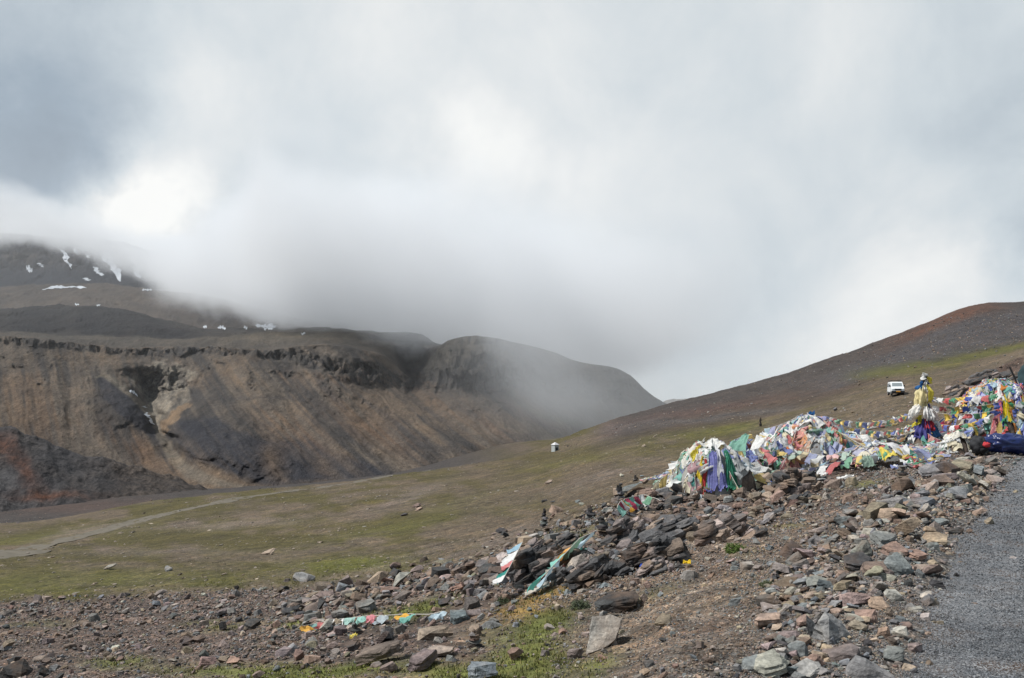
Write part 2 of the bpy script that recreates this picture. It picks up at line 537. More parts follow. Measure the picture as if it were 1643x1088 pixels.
def h_ground(x, y):
    x = np.asarray(x, float); y = np.asarray(y, float)
    z = h_base(x, y)
    ro = road_off(x, y)
    onroad = sm(ro, -0.3, 0.5) * sm(y, 60, 45) * sm(ro, 8.5, 7.0)
    rough = 1 - onroad
    d = np.maximum(y, 1.5)
    z = z + rough * (0.10 * fbm(x * 0.55, y * 0.55, oct=5, gain=0.55) + 0.035 * fbm(x * 3.1, y * 3.1, oct=3))
    z = z + rough * sm(d, 20, 120) * (0.55 * fbm(x * 0.05 + 3, y * 0.05, oct=5, gain=0.55))
    z = z + sm(d, 150, 500) * 2.2 * fbm(x * 0.012, y * 0.012 + 8, oct=6, gain=0.55)
    # berm of shoved-up rubble along the road's left edge, between the stones
    z = z + 0.10 * np.exp(-((ro + 0.7) / 0.55) ** 2) * sm(y, 40, 25)
    z = z - 0.05 * onroad
    # cut bank at the right of the pass
    u = x / d * FP + CX
    bank = np.exp(-((d - 118) / 22.0) ** 2) * sm(u, 1500, 1600)
    z = z + bank * (0.9 * fbm(x * 0.22, y * 0.22, oct=5, gain=0.6))
    return z


us = np.concatenate([np.arange(-880, -60, 20), np.arange(-60, 1700, 3.6), np.arange(1700, 2680, 20)])
dsr = np.exp(np.concatenate([np.linspace(math.log(1.25), math.log(5), 40, endpoint=False), np.linspace(math.log(5), math.log(60), 330, endpoint=False), np.linspace(math.log(60), math.log(760), 230, endpoint=False), np.linspace(math.log(760), math.log(1480), 24)]))
UG, DG = np.meshgrid(us, dsr)
XG = (UG - CX) / FP * DG
ZG = h_ground(XG, DG)
VG = HZ - ZG / DG * FP


def L(u, *pts):
    return np.interp(u, [p[0] for p in pts], [p[1] for p in pts])


def ell(u, v, cu, cv, ru, rv, rot=0.0):
    c, s = math.cos(rot), math.sin(rot)
    a = ((u - cu) * c + (v - cv) * s) / ru
    b = (-(u - cu) * s + (v - cv) * c) / rv
    return np.exp(-(a * a + b * b))


def lerp(c, col, w):
    w = np.clip(w, 0, 1)[..., None]
    return c * (1 - w) + np.array(col) * w


def poly(u, v, P, soft=2.0):
    """1 inside the outline P, 0 outside, with an edge 'soft' wide"""
    u = np.asarray(u, float); v = np.asarray(v, float)
    d = np.full(u.shape, 1e9); ins = np.zeros(u.shape, bool)
    for (x0, y0), (x1, y1) in zip(P, P[1:] + P[:1]):
        ex, ey = x1 - x0, y1 - y0
        t = np.clip(((u - x0) * ex + (v - y0) * ey) / (ex * ex + ey * ey), 0, 1)
        d = np.minimum(d, np.hypot(u - x0 - t * ex, v - y0 - t * ey))
        if y0 != y1:
            c = ((y0 > v) != (y1 > v)) & (u < (x1 - x0) * (v - y0) / (y1 - y0) + x0)
            ins ^= c
    return sm(np.where(ins, d, -d), -soft, soft)


def scree_line(u):      # upper edge of the near rubble
    return L(u, (-600, 985), (0, 962), (150, 958), (300, 952), (420, 945), (520, 940), (640, 925), (760, 900), (850, 862), (920, 832), (1000, 800), (1060, 772), (1100, 740), (1200, 700), (1700, 690))


def paint(x, y, z):
    u = x / y * FP + CX
    v = HZ - z / y * FP
    n1 = fbm(x * 0.03, y * 0.03, oct=5)
    n2 = fbm(x * 0.35 + 9, y * 0.35, oct=5)
    n3 = fbm(x * 0.008 + 2, y * 0.02, oct=5)
    n4 = fbm(u * 0.017, v * 0.075 + 3, oct=6, gain=0.58)       # long low bands across the slope
    un, vn = u + 18 * n2, v + 5 * n4
    olive, brown = np.array([0.064, 0.055, 0.020]), np.array([0.098, 0.078, 0.056])
    col = olive + (brown - olive) * np.clip(0.48 + 1.05 * n4 + 0.6 * n1 + 0.25 * n2, 0, 1)[..., None]
    grass = np.clip(0.75 - 0.4 * n4, 0, 1)
    # browner, stonier upper meadow to the right
    w = sm(un, 560, 900) * sm(vn, 700, 735)
    col = lerp(col, (0.092, 0.073, 0.050), w * (0.60 + 0.5 * n4)); grass = grass * (1 - 0.6 * w)
    # green bands
    for (cu, cv, ru, rv, rot, a) in ((560, 905, 90, 11, -0.05, 1.3), (200, 930, 260, 16, 0.0, 0.6), (60, 862, 150, 9, -0.12, 0.5), (640, 845, 150, 10, -0.2, 0.45), (930, 738, 90, 8, -0.15, 0.5), (230, 800, 120, 8, -0.1, 0.35), (760, 800, 120, 9, -0.3, 0.3), (1190, 685, 60, 6, -0.1, 0.9), (1060, 700, 90, 8, -0.1, 0.45), (30, 945, 160, 16, 0, 0.4)):
        w = ell(un, vn, cu, cv, ru, rv, rot) * a
        col = lerp(col, (0.082, 0.084, 0.018), w)
    # dull purple grey stony streaks in the meadow
    for (cu, cv, ru, rv, rot, a) in ((150, 850, 90, 6, -0.2, 0.7), (380, 840, 110, 6, -0.05, 0.6), (650, 800, 70, 8, -0.4, 0.7), (800, 870, 90, 10, -0.35, 0.6), (620, 905, 120, 8, -0.3, 0.4), (980, 760, 120, 8, -0.3, 0.5), (250, 885, 160, 6, 0.0, 0.45)):
        w = ell(un, vn, cu, cv, ru, rv, rot) * a
        col = lerp(col, (0.150, 0.125, 0.112), w); grass = grass * (1 - 0.7 * np.clip(w, 0, 1))
    # valley floor beyond the meadow: dark gravel
    w = sm(y, 400, 520) * sm(u, 900, 700)
    col = lerp(col, (0.046, 0.043, 0.043), w); grass *= (1 - w)
    w = ell(un, vn, 60, 812, 260, 14) * sm(y, 420, 560)
    col = lerp(col, (0.08, 0.05, 0.04), w * 0.5)
    # right-hand hill above the pass
    hill = sm(y, 180, 260) * sm(u, 930, 1010)
    col = lerp(col, (0.108, 0.082, 0.064), hill * (0.88 + 0.3 * n1)); grass *= (1 - 0.6 * hill)
    crest = L(u, (880, 716), (1000, 672), (1110, 640), (1200, 617), (1300, 590), (1400, 560), (1500, 515), (1570, 488), (1643, 482), (2000, 440))
    dv = vn - crest
    w = hill * sm(dv, 46 + 10 * n2, 12)
    w2 = np.clip(w * sm(u, 980, 1250), 0, 1)
    col = lerp(col, (0.088, 0.078, 0.075), w); grass *= (1 - w)
    col = lerp(col, (0.150, 0.078, 0.055), hill * sm(dv, 30, 5) * sm(u, 1380, 1500) * sm(u, 1640, 1560) * (0.75 + 0.4 * n2))
    tal = hill * sm(dv, 8, 26) * sm(vn - L(u, (1300, 640), (1400, 607), (1480, 585), (1643, 548), (2000, 500)), 3, -6) * sm(u, 1250, 1380)
    col = lerp(col, (0.098, 0.096, 0.106), tal * (0.8 + 0.3 * n2)); grass *= (1 - tal)
    gb = hill * np.exp(-((vn - L(u, (1380, 604), (1480, 590), (1643, 556), (2000, 510))) / 10.0) ** 2) * sm(u, 1330, 1420)
    col = lerp(col, (0.125, 0.125, 0.034), gb * 0.95); grass = np.maximum(grass, gb * 0.9)
    band = hill * np.exp(-((vn - L(u, (930, 694), (1000, 684), (1100, 676), (1220, 664), (1300, 655))) / 5.0) ** 2) * sm(u, 1330, 1250)
    col = lerp(col, (0.115, 0.108, 0.108), band * 0.9); grass *= (1 - band)
    redz = ell(un, vn, 930, 706, 55, 9, -0.35) + 0.8 * ell(un, vn, 1150, 655, 130, 8, -0.16)
    col = lerp(col, (0.145, 0.092, 0.080), hill * np.clip(redz, 0, 1) * 0.8)
    # brown verge beyond the flags, dark cut bank at the right edge
    w = sm(y, 36, 60) * sm(y, 210, 150) * sm(u, 1150, 1260)
    col = lerp(col, (0.105, 0.085, 0.062), w * (0.8 + 0.4 * n2)); grass *= (1 - 0.6 * w)
    bank = np.exp(-((y - 113) / 20.0) ** 2) * sm(un, 1490, 1590)
    col = lerp(col, (0.085, 0.062, 0.052), bank); grass *= (1 - bank)
    col = col * (1 - 0.42 * hill)[..., None]
    # near rubble slope
    near = sm(vn - scree_line(u), -4, 12) * sm(y, 75, 45)
    scr = np.array([0.106, 0.083, 0.072])
    col = lerp(col, scr, near); grass *= (1 - near)
    slope = near * sm(un, 860, 1050) * sm(vn, 800, 860)
    col = lerp(col, (0.155, 0.127, 0.098), slope * (0.75 + 0.4 * n2))
    earth = near * ell(un, vn, 1290, 960, 90, 60, -0.8) + near * 0.8 * ell(un, vn, 1240, 1040, 70, 30)
    col = lerp(col, (0.138, 0.106, 0.076), earth * 0.8)
    g2 = 0
    for (cu, cv, ru, rv, rot, a) in ((850, 1055, 75, 38, 0.1, 1.0), (770, 1088, 90, 20, 0, 0.9), (890, 1000, 50, 20, -0.3, 0.8), (560, 1078, 120, 12, -0.1, 0.8), (420, 1080, 100, 14, 0, 0.9), (300, 1078, 70, 8, 0, 0.8), (480, 1000, 45, 10, -0.2, 0.9), (640, 985, 60, 12, -0.2, 0.5), (200, 1062, 50, 9, 0, 0.8), (690, 975, 70, 14, -0.35, 0.7), (960, 1072, 40, 14, -0.5, 0.8), (350, 1005, 60, 7, -0.1, 0.6), (60, 1000, 60, 8, 0, 0.4), (1260, 843, 24, 6, -0.1, 0.9), (1390, 775, 40, 6, -0.1, 0.6), (1190, 885, 30, 9, -0.3, 0.7), (700, 1080, 60, 12, 0, 0.8), (930, 860, 60, 16, -0.4, 0.5), (900, 845, 60, 10, -0.4, 0.5), (1050, 950, 50, 12, -0.3, 0.35)):
        g2 = g2 + near * ell(un, vn, cu, cv, ru, rv, rot) * a
    g2 = np.clip(g2 * (0.75 + 0.6 * n2) * 1.25, 0, 1)
    col = lerp(col, (0.096, 0.110, 0.026), g2 * 0.92); grass = np.maximum(grass, g2)
    om = near * (ell(un, vn, 880, 955, 70, 16, -0.35) + 0.8 * ell(un, vn, 850, 985, 40, 8) + 0.6 * ell(un, vn, 950, 935, 40, 10, -0.4))
    om = np.clip(om * (0.7 + 0.6 * n2), 0, 1)
    col = lerp(col, (0.21, 0.135, 0.035), om * 0.75); grass = np.maximum(grass, om * 0.7)
    # grey grit spilling off the road
    ro = road_off(x, y)
    sh = sm(ro, -1.7, -0.2) * sm(y, 42, 30)
    col = lerp(col, (0.120, 0.118, 0.116), sh * 0.85); grass *= (1 - sh)
    return np.clip(col, 0.01, 1), np.clip(grass, 0, 1), u, v


colg, grassg, _, _ = paint(XG, DG, ZG)
VV = np.stack([XG, DG, ZG], -1).reshape(-1, 3)
ground = link('ground', new_mesh('ground', VV, grid_faces(*XG.shape), MG, colg.reshape(-1, 3), True, {'grass': grassg, 'far': sm(DG, 30, 150)}))
tag(ground, kind='structure')
BG = BVHTree.FromPolygons([tuple(p) for p in VV], [tuple(f) for f in grid_faces(*XG.shape).tolist()])


def hit(u, v, tree=None):
    dirv = Vector(((u - CX) / FP, 1.0, (HZ - v) / FP)).normalized()
    r = (tree or BG).ray_cast(Vector((0, 0, 0)), dirv, 20000)
    return r[0], r[1]


# road
ss = np.linspace(0, 1, 260) ** 1.6
ly = -1.2 + ss * 46
tt = np.concatenate([[0, 0.02], np.linspace(0.06, 1, 26)])
YR, TR = np.meshgrid(ly, tt, indexing='ij')
edge = np.interp(YR, _REY, _REX) + 0.14 * fbm(YR * 1.3, YR * 0 + 4, oct=4) + 0.0
XR = edge + 0.1 + TR * 7.0
ZR = h_base(XR, YR) + 0.004 * fbm(XR * 1.2, YR * 1.2, oct=3) - 0.012 * (TR == 0) - 0.015
road = link('road', new_mesh('road', np.stack([XR, YR, ZR], -1).reshape(-1, 3), grid_faces(*XR.shape), MROAD))
tag(road, kind='structure')

# dirt track through the meadow
def ribbon(name, pix, width, mat, lift, wob=0.4, n=220, nw=7):
    P = []
    for (a, b) in zip(pix[:-1], pix[1:]):
        for k in range(24):
            t = k / 24
            p, _ = hit(a[0] + (b[0] - a[0]) * t, a[1] + (b[1] - a[1]) * t)
            if p is not None:
                P.append((p.x, p.y))
    P = np.array(P)
    for _ in range(40):
        P[1:-1] = 0.5 * P[1:-1] + 0.25 * (P[:-2] + P[2:])
    s = np.concatenate([[0], np.cumsum(np.linalg.norm(np.diff(P, axis=0), axis=1))])
    q = np.linspace(0, s[-1], n)
    X, Y = np.interp(q, s, P[:, 0]), np.interp(q, s, P[:, 1])
    T = np.stack([np.gradient(X), np.gradient(Y)], 1); T /= np.linalg.norm(T, axis=1)[:, None]
    N = np.stack([-T[:, 1], T[:, 0]], 1)
    w = np.linspace(-1, 1, nw)
    wob_ = 1 + wob * fbm(q[:, None] * 0.06, w[None, :] * 0.7 + 3, oct=4)
    XX = X[:, None] + N[:, 0:1] * w[None] * width * wob_
    YY = Y[:, None] + N[:, 1:2] * w[None] * width * wob_
    ZZ = h_ground(XX, YY) + lift
    return link(name, new_mesh(name, np.stack([XX, YY, ZZ], -1).reshape(-1, 3), grid_faces(n, nw), mat))


MTRK = m_plain('track_dirt', (0.120, 0.108, 0.088), 1.0, spec=0.1, var=0.5, scale=0.6)
tag(ribbon('path', [(-160, 925), (0, 890), (60, 877), (130, 862), (200, 842), (300, 817), (400, 797), (470, 788), (560, 775), (690, 754)], 3.6, MTRK, 0.05, 0.55), kind='structure')

# ------------------------------------------------------------------ mountains
def loft(rows, u0, u1, nu, sub, rough):
    """rows: list of (v pts, d pts); returns U, V, D grids interpolated through the guide lines."""
    U = np.linspace(u0, u1, nu)
    VR = np.stack([pchip([p[0] for p in r[0]], [p[1] for p in r[0]], U) for r in rows])
    DR = np.stack([pchip([p[0] for p in r[1]], [p[1] for p in r[1]], U) for r in rows])
    Z = (HZ - VR) / FP * DR
    t = np.arange(len(rows))
    q = np.concatenate([np.linspace(i, i + 1, s, endpoint=False) for i, s in enumerate(sub)] + [[len(rows) - 1]])
    k = np.clip(q.astype(int), 0, len(rows) - 2); f = (q - k)[:, None]
    D = DR[k] * (1 - f) + DR[k + 1] * f
    Zm = Z[k] * (1 - f) + Z[k + 1] * f
    for _ in range(rough):
        D[1:-1] = 0.5 * D[1:-1] + 0.25 * (D[:-2] + D[2:])
        Zm[1:-1] = 0.5 * Zm[1:-1] + 0.25 * (Zm[:-2] + Zm[2:])
    return np.broadcast_to(U, D.shape), D, Zm, np.broadcast_to(q[:, None], D.shape)


rows = [
    ([(-700, 850), (0, 838), (300, 822), (420, 800), (600, 778), (700, 764), (860, 734), (960, 712), (1090, 668), (1300, 690)], [(-700, 950), (0, 950), (420, 1000), (700, 1080), (860, 1250), (960, 1450), (1090, 1850), (1300, 2000)]),
    ([(-700, 720), (0, 700), (150, 712), (250, 700), (330, 690), (420, 700), (600, 690), (700, 690), (860, 684), (960, 680), (1090, 660), (1300, 690)], [(-700, 1180), (0, 1180), (250, 1230), (420, 1200), (700, 1300), (860, 1420), (960, 1600), (1090, 1880), (1300, 2000)]),
    ([(-700, 590), (0, 590), (150, 592), (260, 610), (420, 600), (560, 614), (680, 622), (800, 622), (900, 636), (1000, 648), (1090, 655), (1300, 690)], [(-700, 1420), (0, 1400), (260, 1500), (420, 1420), (680, 1560), (760, 1520), (900, 1680), (1000, 1800), (1090, 1900), (1300, 2000)]),
    ([(-700, 535), (0, 539), (100, 548), (200, 558), (300, 556), (420, 560), (520, 552), (600, 566), (660, 592), (690, 575), (720, 546), (760, 538), (820, 548), (880, 561), (930, 581), (980, 589), (1008, 600), (1040, 630), (1075, 650), (1300, 690)], [(-700, 1500), (0, 1480), (260, 1600), (420, 1500), (600, 1560), (665, 1800), (720, 1620), (900, 1760), (1000, 1850), (1090, 1910), (1300, 2000)]),
    ([(-700, 541), (0, 545), (100, 553), (200, 562), (300, 561), (420, 562), (520, 553), (600, 556), (660, 572), (720, 552), (760, 544), (820, 554), (880, 567), (930, 587), (980, 595), (1008, 606), (1040, 636), (1075, 656), (1300, 692)], [(-700, 1640), (0, 1620), (260, 1720), (420, 1640), (600, 1700), (665, 1850), (720, 1720), (900, 1830), (1000, 1910), (1090, 1970), (1300, 2080)]),
    ([(-700, 524), (0, 528), (100, 536), (200, 536), (300, 540), (420, 536), (520, 538), (600, 542), (640, 545), (670, 548), (700, 553), (760, 556), (820, 566), (880, 580), (930, 600), (1008, 620), (1075, 660), (1300, 694)], [(-700, 1900), (0, 1880), (420, 1850), (600, 1850), (760, 1900), (900, 1900), (1090, 2020), (1300, 2200)]),
    ([(-700, 492), (0, 495), (60, 490), (130, 490), (200, 497), (260, 512), (340, 528), (440, 527), (490, 524), (540, 528), (600, 533), (640, 534), (670, 536), (700, 552), (760, 560), (820, 570), (880, 585), (930, 604), (1008, 624), (1075, 662), (1300, 694)], [(-700, 2250), (0, 2250), (420, 2100), (600, 2050), (760, 2050), (1090, 2100), (1300, 2250)]),
    ([(-700, 496), (0, 499), (60, 494), (130, 494), (200, 501), (260, 516), (340, 532), (440, 531), (490, 528), (540, 532), (600, 538), (640, 540), (670, 542), (700, 558), (760, 566), (820, 576), (880, 590), (930, 610), (1008, 630), (1075, 664), (1300, 694)], [(-700, 2500), (0, 2500), (420, 2300), (600, 2200), (760, 2150), (1090, 2150), (1300, 2300)]),
    ([(-700, 455), (0, 460), (70, 456), (150, 454), (240, 463), (330, 474), (400, 490), (480, 510), (560, 520), (640, 538), (700, 560), (760, 570), (1075, 668), (1300, 694)], [(-700, 2900), (0, 2900), (420, 2600), (760, 2300), (1090, 2250), (1300, 2400)]),
    ([(-700, 460), (0, 464), (70, 460), (150, 458), (240, 467), (330, 478), (400, 494), (480, 514), (560, 524), (640, 542), (700, 566), (760, 575), (1075, 670), (1300, 694)], [(-700, 3200), (0, 3200), (420, 2850), (760, 2400), (1090, 2350), (1300, 2500)]),
    ([(-700, 425), (0, 432), (100, 432), (200, 436), (240, 444), (300, 452), (360, 462), (420, 476), (480, 494), (560, 518), (640, 545), (760, 580), (1075, 672), (1300, 694)], [(-700, 3400), (0, 3400), (420, 3050), (760, 2500), (1090, 2400), (1300, 2600)]),
    ([(-700, 340), (0, 372), (100, 380), (180, 384), (240, 400), (300, 426), (360, 452), (420, 480), (480, 500), (560, 525), (640, 552), (760, 586), (1075, 674), (1300, 694)], [(-700, 3650), (0, 3650), (420, 3250), (760, 2600), (1090, 2500), (1300, 2700)]),
    ([(-700, 400), (0, 430), (240, 460), (480, 520), (760, 620), (1075, 700), (1300, 720)], [(-700, 4400), (0, 4400), (420, 4000), (760, 3000), (1090, 2800), (1300, 2900)]),
]
UM, DM, ZM, QM = loft(rows, -700, 1300, 1300, [60, 60, 40, 5, 10, 24, 5, 24, 5, 12, 34, 6], 1)
XM = (UM - CX) / FP * DM
vM = HZ - ZM / DM * FP
wu = UM + 26 * fbm(UM * 0.012, QM * 1.2, oct=4)
SKEW = L(UM, (-700, 0.0), (0, 0.12), (150, 0.25), (300, 0.5), (450, 0.85), (800, 1.2), (1100, 1.3))
su = UM - SKEW * (vM - 600) + 10 * fbm(UM * 0.02, vM * 0.03, oct=3)          # scree runs downhill and to the right
gul = fbm(su * 0.040, vM * 0.006, oct=6, gain=0.6)
rid = 1 - np.abs(gul) * 1.6
iso = fbm(XM * 0.012, ZM * 0.02, DM * 0.006, oct=6, gain=0.55)
QC = L(UM, (-700, 2.86), (0, 2.86), (420, 2.84), (500, 2.45), (560, 2.30), (680, 2.25), (860, 2.30), (1000, 2.6))
QW = L(UM, (-700, 0.10), (420, 0.14), (500, 0.24), (680, 0.30), (860, 0.30), (1000, 0.15))
cliff = np.exp(-((QM - QC) / QW) ** 2) * L(UM, (-700, 0.6), (0, 0.7), (200, 1.0), (420, 0.8), (520, 1.0), (820, 1.0), (900, 0.35), (1100, 0.15))
cliff = np.clip(cliff + 0.8 * ell(UM, vM, 262, 612, 52, 28) + np.exp(-((QM - 10.4) / 0.6) ** 2) * 0.9, 0, 1)
scr = sm(QM, 0.0, 0.5) * sm(QM, 2.6, 1.9)
edgew = sm(UM, 1250, 1000)
gb_ = L(UM, (150, 0), (250, 1), (330, 0)) * sm(QM, 0.2, 0.8) * sm(QM, 2.4, 1.4)     # the big central ravine
DM2 = DM + edgew * (scr * L(UM, (-700, 0.45), (240, 0.5), (330, 1.0)) * (9 * fbm(su * 0.026, vM * 0.008, oct=4, gain=0.5) + 2.0 * fbm(su * 0.13, vM * 0.02 + 9, oct=3, gain=0.5)) + cliff * (26 * iso + 16 * fbm(UM * 0.13, vM * 0.06, oct=4)) + 12 * iso + sm(QM, 2.9, 3.2) * (14 * fbm(XM * 0.02, DM * 0.012, oct=6, gain=0.6))) + gb_ * 75
ZM2 = ZM + edgew * (scr * 2.5 * fbm(su * 0.06 + 4, vM * 0.008, oct=4, gain=0.5) + cliff * 8 * fbm(UM * 0.09, vM * 0.13 + 5, oct=4) + 2.5 * iso * sm(QM, 0.2, 0.6) + sm(QM, 3.1, 3.6) * 4.0 * fbm(XM * 0.022, DM * 0.02, oct=6, gain=0.6))
vw = vM + 6 * fbm(UM * 0.03, vM * 0.03, oct=4)
uw = UM + 8 * fbm(UM * 0.02 + 5, vM * 0.04, oct=4)
carve = 85 * np.exp(-((uw - L(vw, (590, 238), (630, 240), (690, 254), (740, 284), (780, 330))) / L(vw, (590, 34), (640, 22), (700, 12), (780, 30))) ** 2) * sm(vw, 585, 625) * sm(vw, 775, 705)
carve = carve + 210 * poly(uw, vw, [(630, 548), (662, 556), (700, 550), (684, 582), (668, 626), (658, 626), (652, 596)], 9) * sm(vw, 548, 575)
carve = carve - 55 * ell(uw, vw, 200, 650, 40, 30, 0.7) - 70 * ell(uw, vw, 390, 722, 90, 40, 0.1) - 60 * ell(uw, vw, 540, 610, 60, 40) - 60 * ell(uw, vw, 745, 590, 70, 50)
carve = carve + 45 * ell(uw, vw, 470, 660, 40, 70, -0.5) + 50 * ell(uw, vw, 610, 690, 26, 70, -0.7)
crag = sm(fbm(UM * 0.05 + 11, vM * 0.07, oct=6, gain=0.62), 0.34, 0.75) * sm(QM, 0.9, 1.4) * sm(QM, 2.9, 2.4) * (1 - 0.8 * np.exp(-((vM - 690) / 30.0) ** 2))
bluff = poly(uw, vw, [(684, 572), (716, 548), (760, 540), (830, 556), (850, 628), (668, 626), (674, 600)], 6)
DM2 = DM2 + edgew * (carve - crag * 5 * (0.4 + fbm(UM * 0.2, vM * 0.2, oct=3)) - bluff * (16 * fbm(UM * 0.11, vM * 0.035, oct=5, gain=0.6) + 8 * np.round(3 * fbm(UM * 0.02, vM * 0.09, oct=3)) / 3))
XM2 = (UM - CX) / FP * DM2 + cliff * 8 * iso
vm2 = HZ - ZM2 / DM2 * FP


def paint_mt(u, v, q, x, y):
    n1 = fbm(u * 0.02, v * 0.05, oct=5)
    n2 = fbm(u * 0.006 + 4, v * 0.012, oct=4)
    sk = u - SKEW * (v - 600)
    n5 = fbm(sk * 0.045, v * 0.006, oct=6, gain=0.6)
    n6 = fbm(sk * 0.16 + 3, v * 0.02, oct=4)
    n7 = fbm(u * 0.09, v * 0.13, oct=4)
    un, vn = u + 7 * n1 + 2 * n7, v + 4 * n1 + 2 * n7
    col = np.zeros(u.shape + (3,)) + np.array([0.128, 0.108, 0.090])
    col = lerp(col, (0.062, 0.058, 0.056), 0.42 + 1.5 * n5)
    col = lerp(col, (0.152, 0.115, 0.085), np.clip(n2 * 1.3 + 0.7 * n6, 0, 1) * 0.75)
    dk = (0.042, 0.043, 0.050)
    # dark slate scree bodies, the bluff and the notch, each with its own outline
    col = lerp(col, dk, poly(un, vn, [(150, 606), (166, 603), (202, 631), (236, 664), (250, 692), (257, 710), (236, 698), (213, 682), (182, 655), (164, 636)], 2.5) * 0.95)
    col = lerp(col, dk, poly(un, vn, [(264, 693), (290, 671), (345, 667), (384, 690), (420, 706), (500, 701), (545, 728), (620, 752), (640, 765), (425, 779), (350, 754), (305, 737)], 7) * np.clip(0.82 + 0.5 * n5, 0, 1))
    col = lerp(col, (0.125, 0.092, 0.068), ell(un, vn, 440, 738, 20, 26, -0.2) * 0.75 + ell(un, vn, 520, 748, 14, 18, -0.4) * 0.5)
    col = lerp(col, (0.120, 0.108, 0.090), poly(un, vn, [(688, 570), (718, 546), (760, 536), (805, 545), (815, 600), (812, 626), (668, 624), (674, 600)], 4) * 0.8)
    col = lerp(col, (0.045, 0.044, 0.046), poly(un, vn, [(695, 602), (815, 592), (812, 624), (690, 622)], 5) * np.clip(0.45 + 1.3 * fbm(u * 0.16, v * 0.03, oct=4), 0, 1))
    col = lerp(col, (0.030, 0.030, 0.034), poly(un, vn, [(640, 556), (664, 560), (694, 552), (684, 580), (667, 622), (660, 620), (654, 596)], 3) * 0.95)  # notch filled near-black along the carved recess
    col = lerp(col, dk, poly(un, vn, [(490, 585), (500, 582), (512, 600), (528, 622), (548, 640), (560, 660), (540, 648), (512, 622)], 4) * 0.45)
    for (cu, cv, ru, rv, rot, a) in ((740, 728, 120, 9, 0.22, 0.55), (860, 700, 60, 14, -0.1, 0.5), (420, 639, 130, 3, 0.03, 0.5), (690, 660, 90, 5, 0.55, 0.5), (610, 660, 80, 4, 0.6, 0.5), (800, 690, 100, 5, 0.5, 0.5), (170, 690, 60, 6, 0.6, 0.25)):
        col = lerp(col, (0.06, 0.058, 0.06), ell(un, vn, cu, cv, ru, rv, rot) * a)
    # warm bands and fans
    for (cu, cv, ru, rv, rot, a) in ((60, 660, 80, 60, 0, 0.35), (215, 715, 60, 20, 0.5, 0.6), (330, 770, 90, 10, 0.25, 0.5), (470, 690, 70, 22, 0.4, 0.5), (600, 690, 90, 22, 0.5, 0.6), (740, 660, 90, 14, 0.5, 0.55), (680, 612, 34, 12, 0, 0.7), (560, 605, 60, 10, 0, 0.5), (850, 660, 90, 30, 0.2, 0.4), (540, 605, 14, 10, 0, 0.7), (455, 602, 14, 9, 0, 0.5)):
        col = lerp(col, (0.150, 0.100, 0.070), ell(un, vn, cu, cv, ru, rv, rot) * a * np.clip(0.8 + n6, 0.2, 1.3))
    # pale ravine bowl, its sharp little ridge and the stream fan
    col = lerp(col, (0.250, 0.222, 0.182), poly(un, vn, [(212, 602), (238, 592), (275, 580), (318, 596), (300, 640), (268, 668), (254, 690), (240, 660)], 6) * np.clip(0.78 + 0.7 * n7, 0, 1))
    col = lerp(col, (0.215, 0.155, 0.105), poly(un, vn, [(256, 692), (262, 676), (296, 645), (306, 647), (272, 684), (264, 700)], 2) * 0.85)
    col = lerp(col, (0.160, 0.140, 0.115), poly(un, vn, [(250, 690), (262, 692), (276, 722), (310, 750), (352, 768), (426, 786), (360, 784), (300, 770), (262, 730)], 4) * 0.75)
    col = lerp(col, (0.185, 0.160, 0.125), poly(un, vn, [(146, 602), (170, 598), (206, 622), (240, 655), (256, 690), (250, 692), (234, 664), (202, 632), (166, 606)], 2) * 0.6)
    # cliff band
    cl = np.clip(np.exp(-((q - QC) / QW) ** 2), 0, 1)
    col = lerp(col, (0.080, 0.074, 0.068), cl * np.clip(0.6 + 0.9 * n7, 0, 1))
    # shelves above: dark faces and paler tops
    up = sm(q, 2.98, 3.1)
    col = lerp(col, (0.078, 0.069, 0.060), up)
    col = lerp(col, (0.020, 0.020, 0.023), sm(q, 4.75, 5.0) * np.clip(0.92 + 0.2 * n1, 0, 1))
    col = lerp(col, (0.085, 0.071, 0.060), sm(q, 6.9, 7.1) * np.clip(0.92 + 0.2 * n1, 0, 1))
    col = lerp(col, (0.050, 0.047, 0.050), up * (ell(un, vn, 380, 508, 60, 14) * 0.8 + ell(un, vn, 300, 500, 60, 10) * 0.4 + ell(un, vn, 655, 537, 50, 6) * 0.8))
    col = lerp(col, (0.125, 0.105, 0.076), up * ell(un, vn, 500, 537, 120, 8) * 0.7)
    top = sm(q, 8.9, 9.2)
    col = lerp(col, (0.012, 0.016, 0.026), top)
    col = lerp(col, (0.095, 0.075, 0.056), top * (ell(un, vn, 90, 418, 80, 10) + ell(un, vn, 20, 410, 40, 12)) * 0.5 * np.clip(0.6 + n7, 0, 1))
    cr = np.where(True, crag, 0)
    col = lerp(col, (0.062, 0.058, 0.055), cr * np.clip(0.35 + 0.8 * n7, 0, 0.8))
    # the right ridge is greyer
    col = lerp(col, (0.098, 0.090, 0.080), sm(un, 780, 980) * 0.55)
    return np.clip(col * 0.86, 0.01, 1)


colm = paint_mt(UM, vm2, QM, XM2, DM2)
VMt = np.stack([XM2, DM2, ZM2], -1).reshape(-1, 3)
FMt = grid_faces(*UM.shape)
mountain = link('mountains', new_mesh('mountains', VMt, FMt, MMT, colm.reshape(-1, 3), True, {'cliff': cliff}))
tag(mountain, kind='structure')
BM = BVHTree.FromPolygons([tuple(p) for p in VMt], [tuple(f) for f in FMt.tolist()])

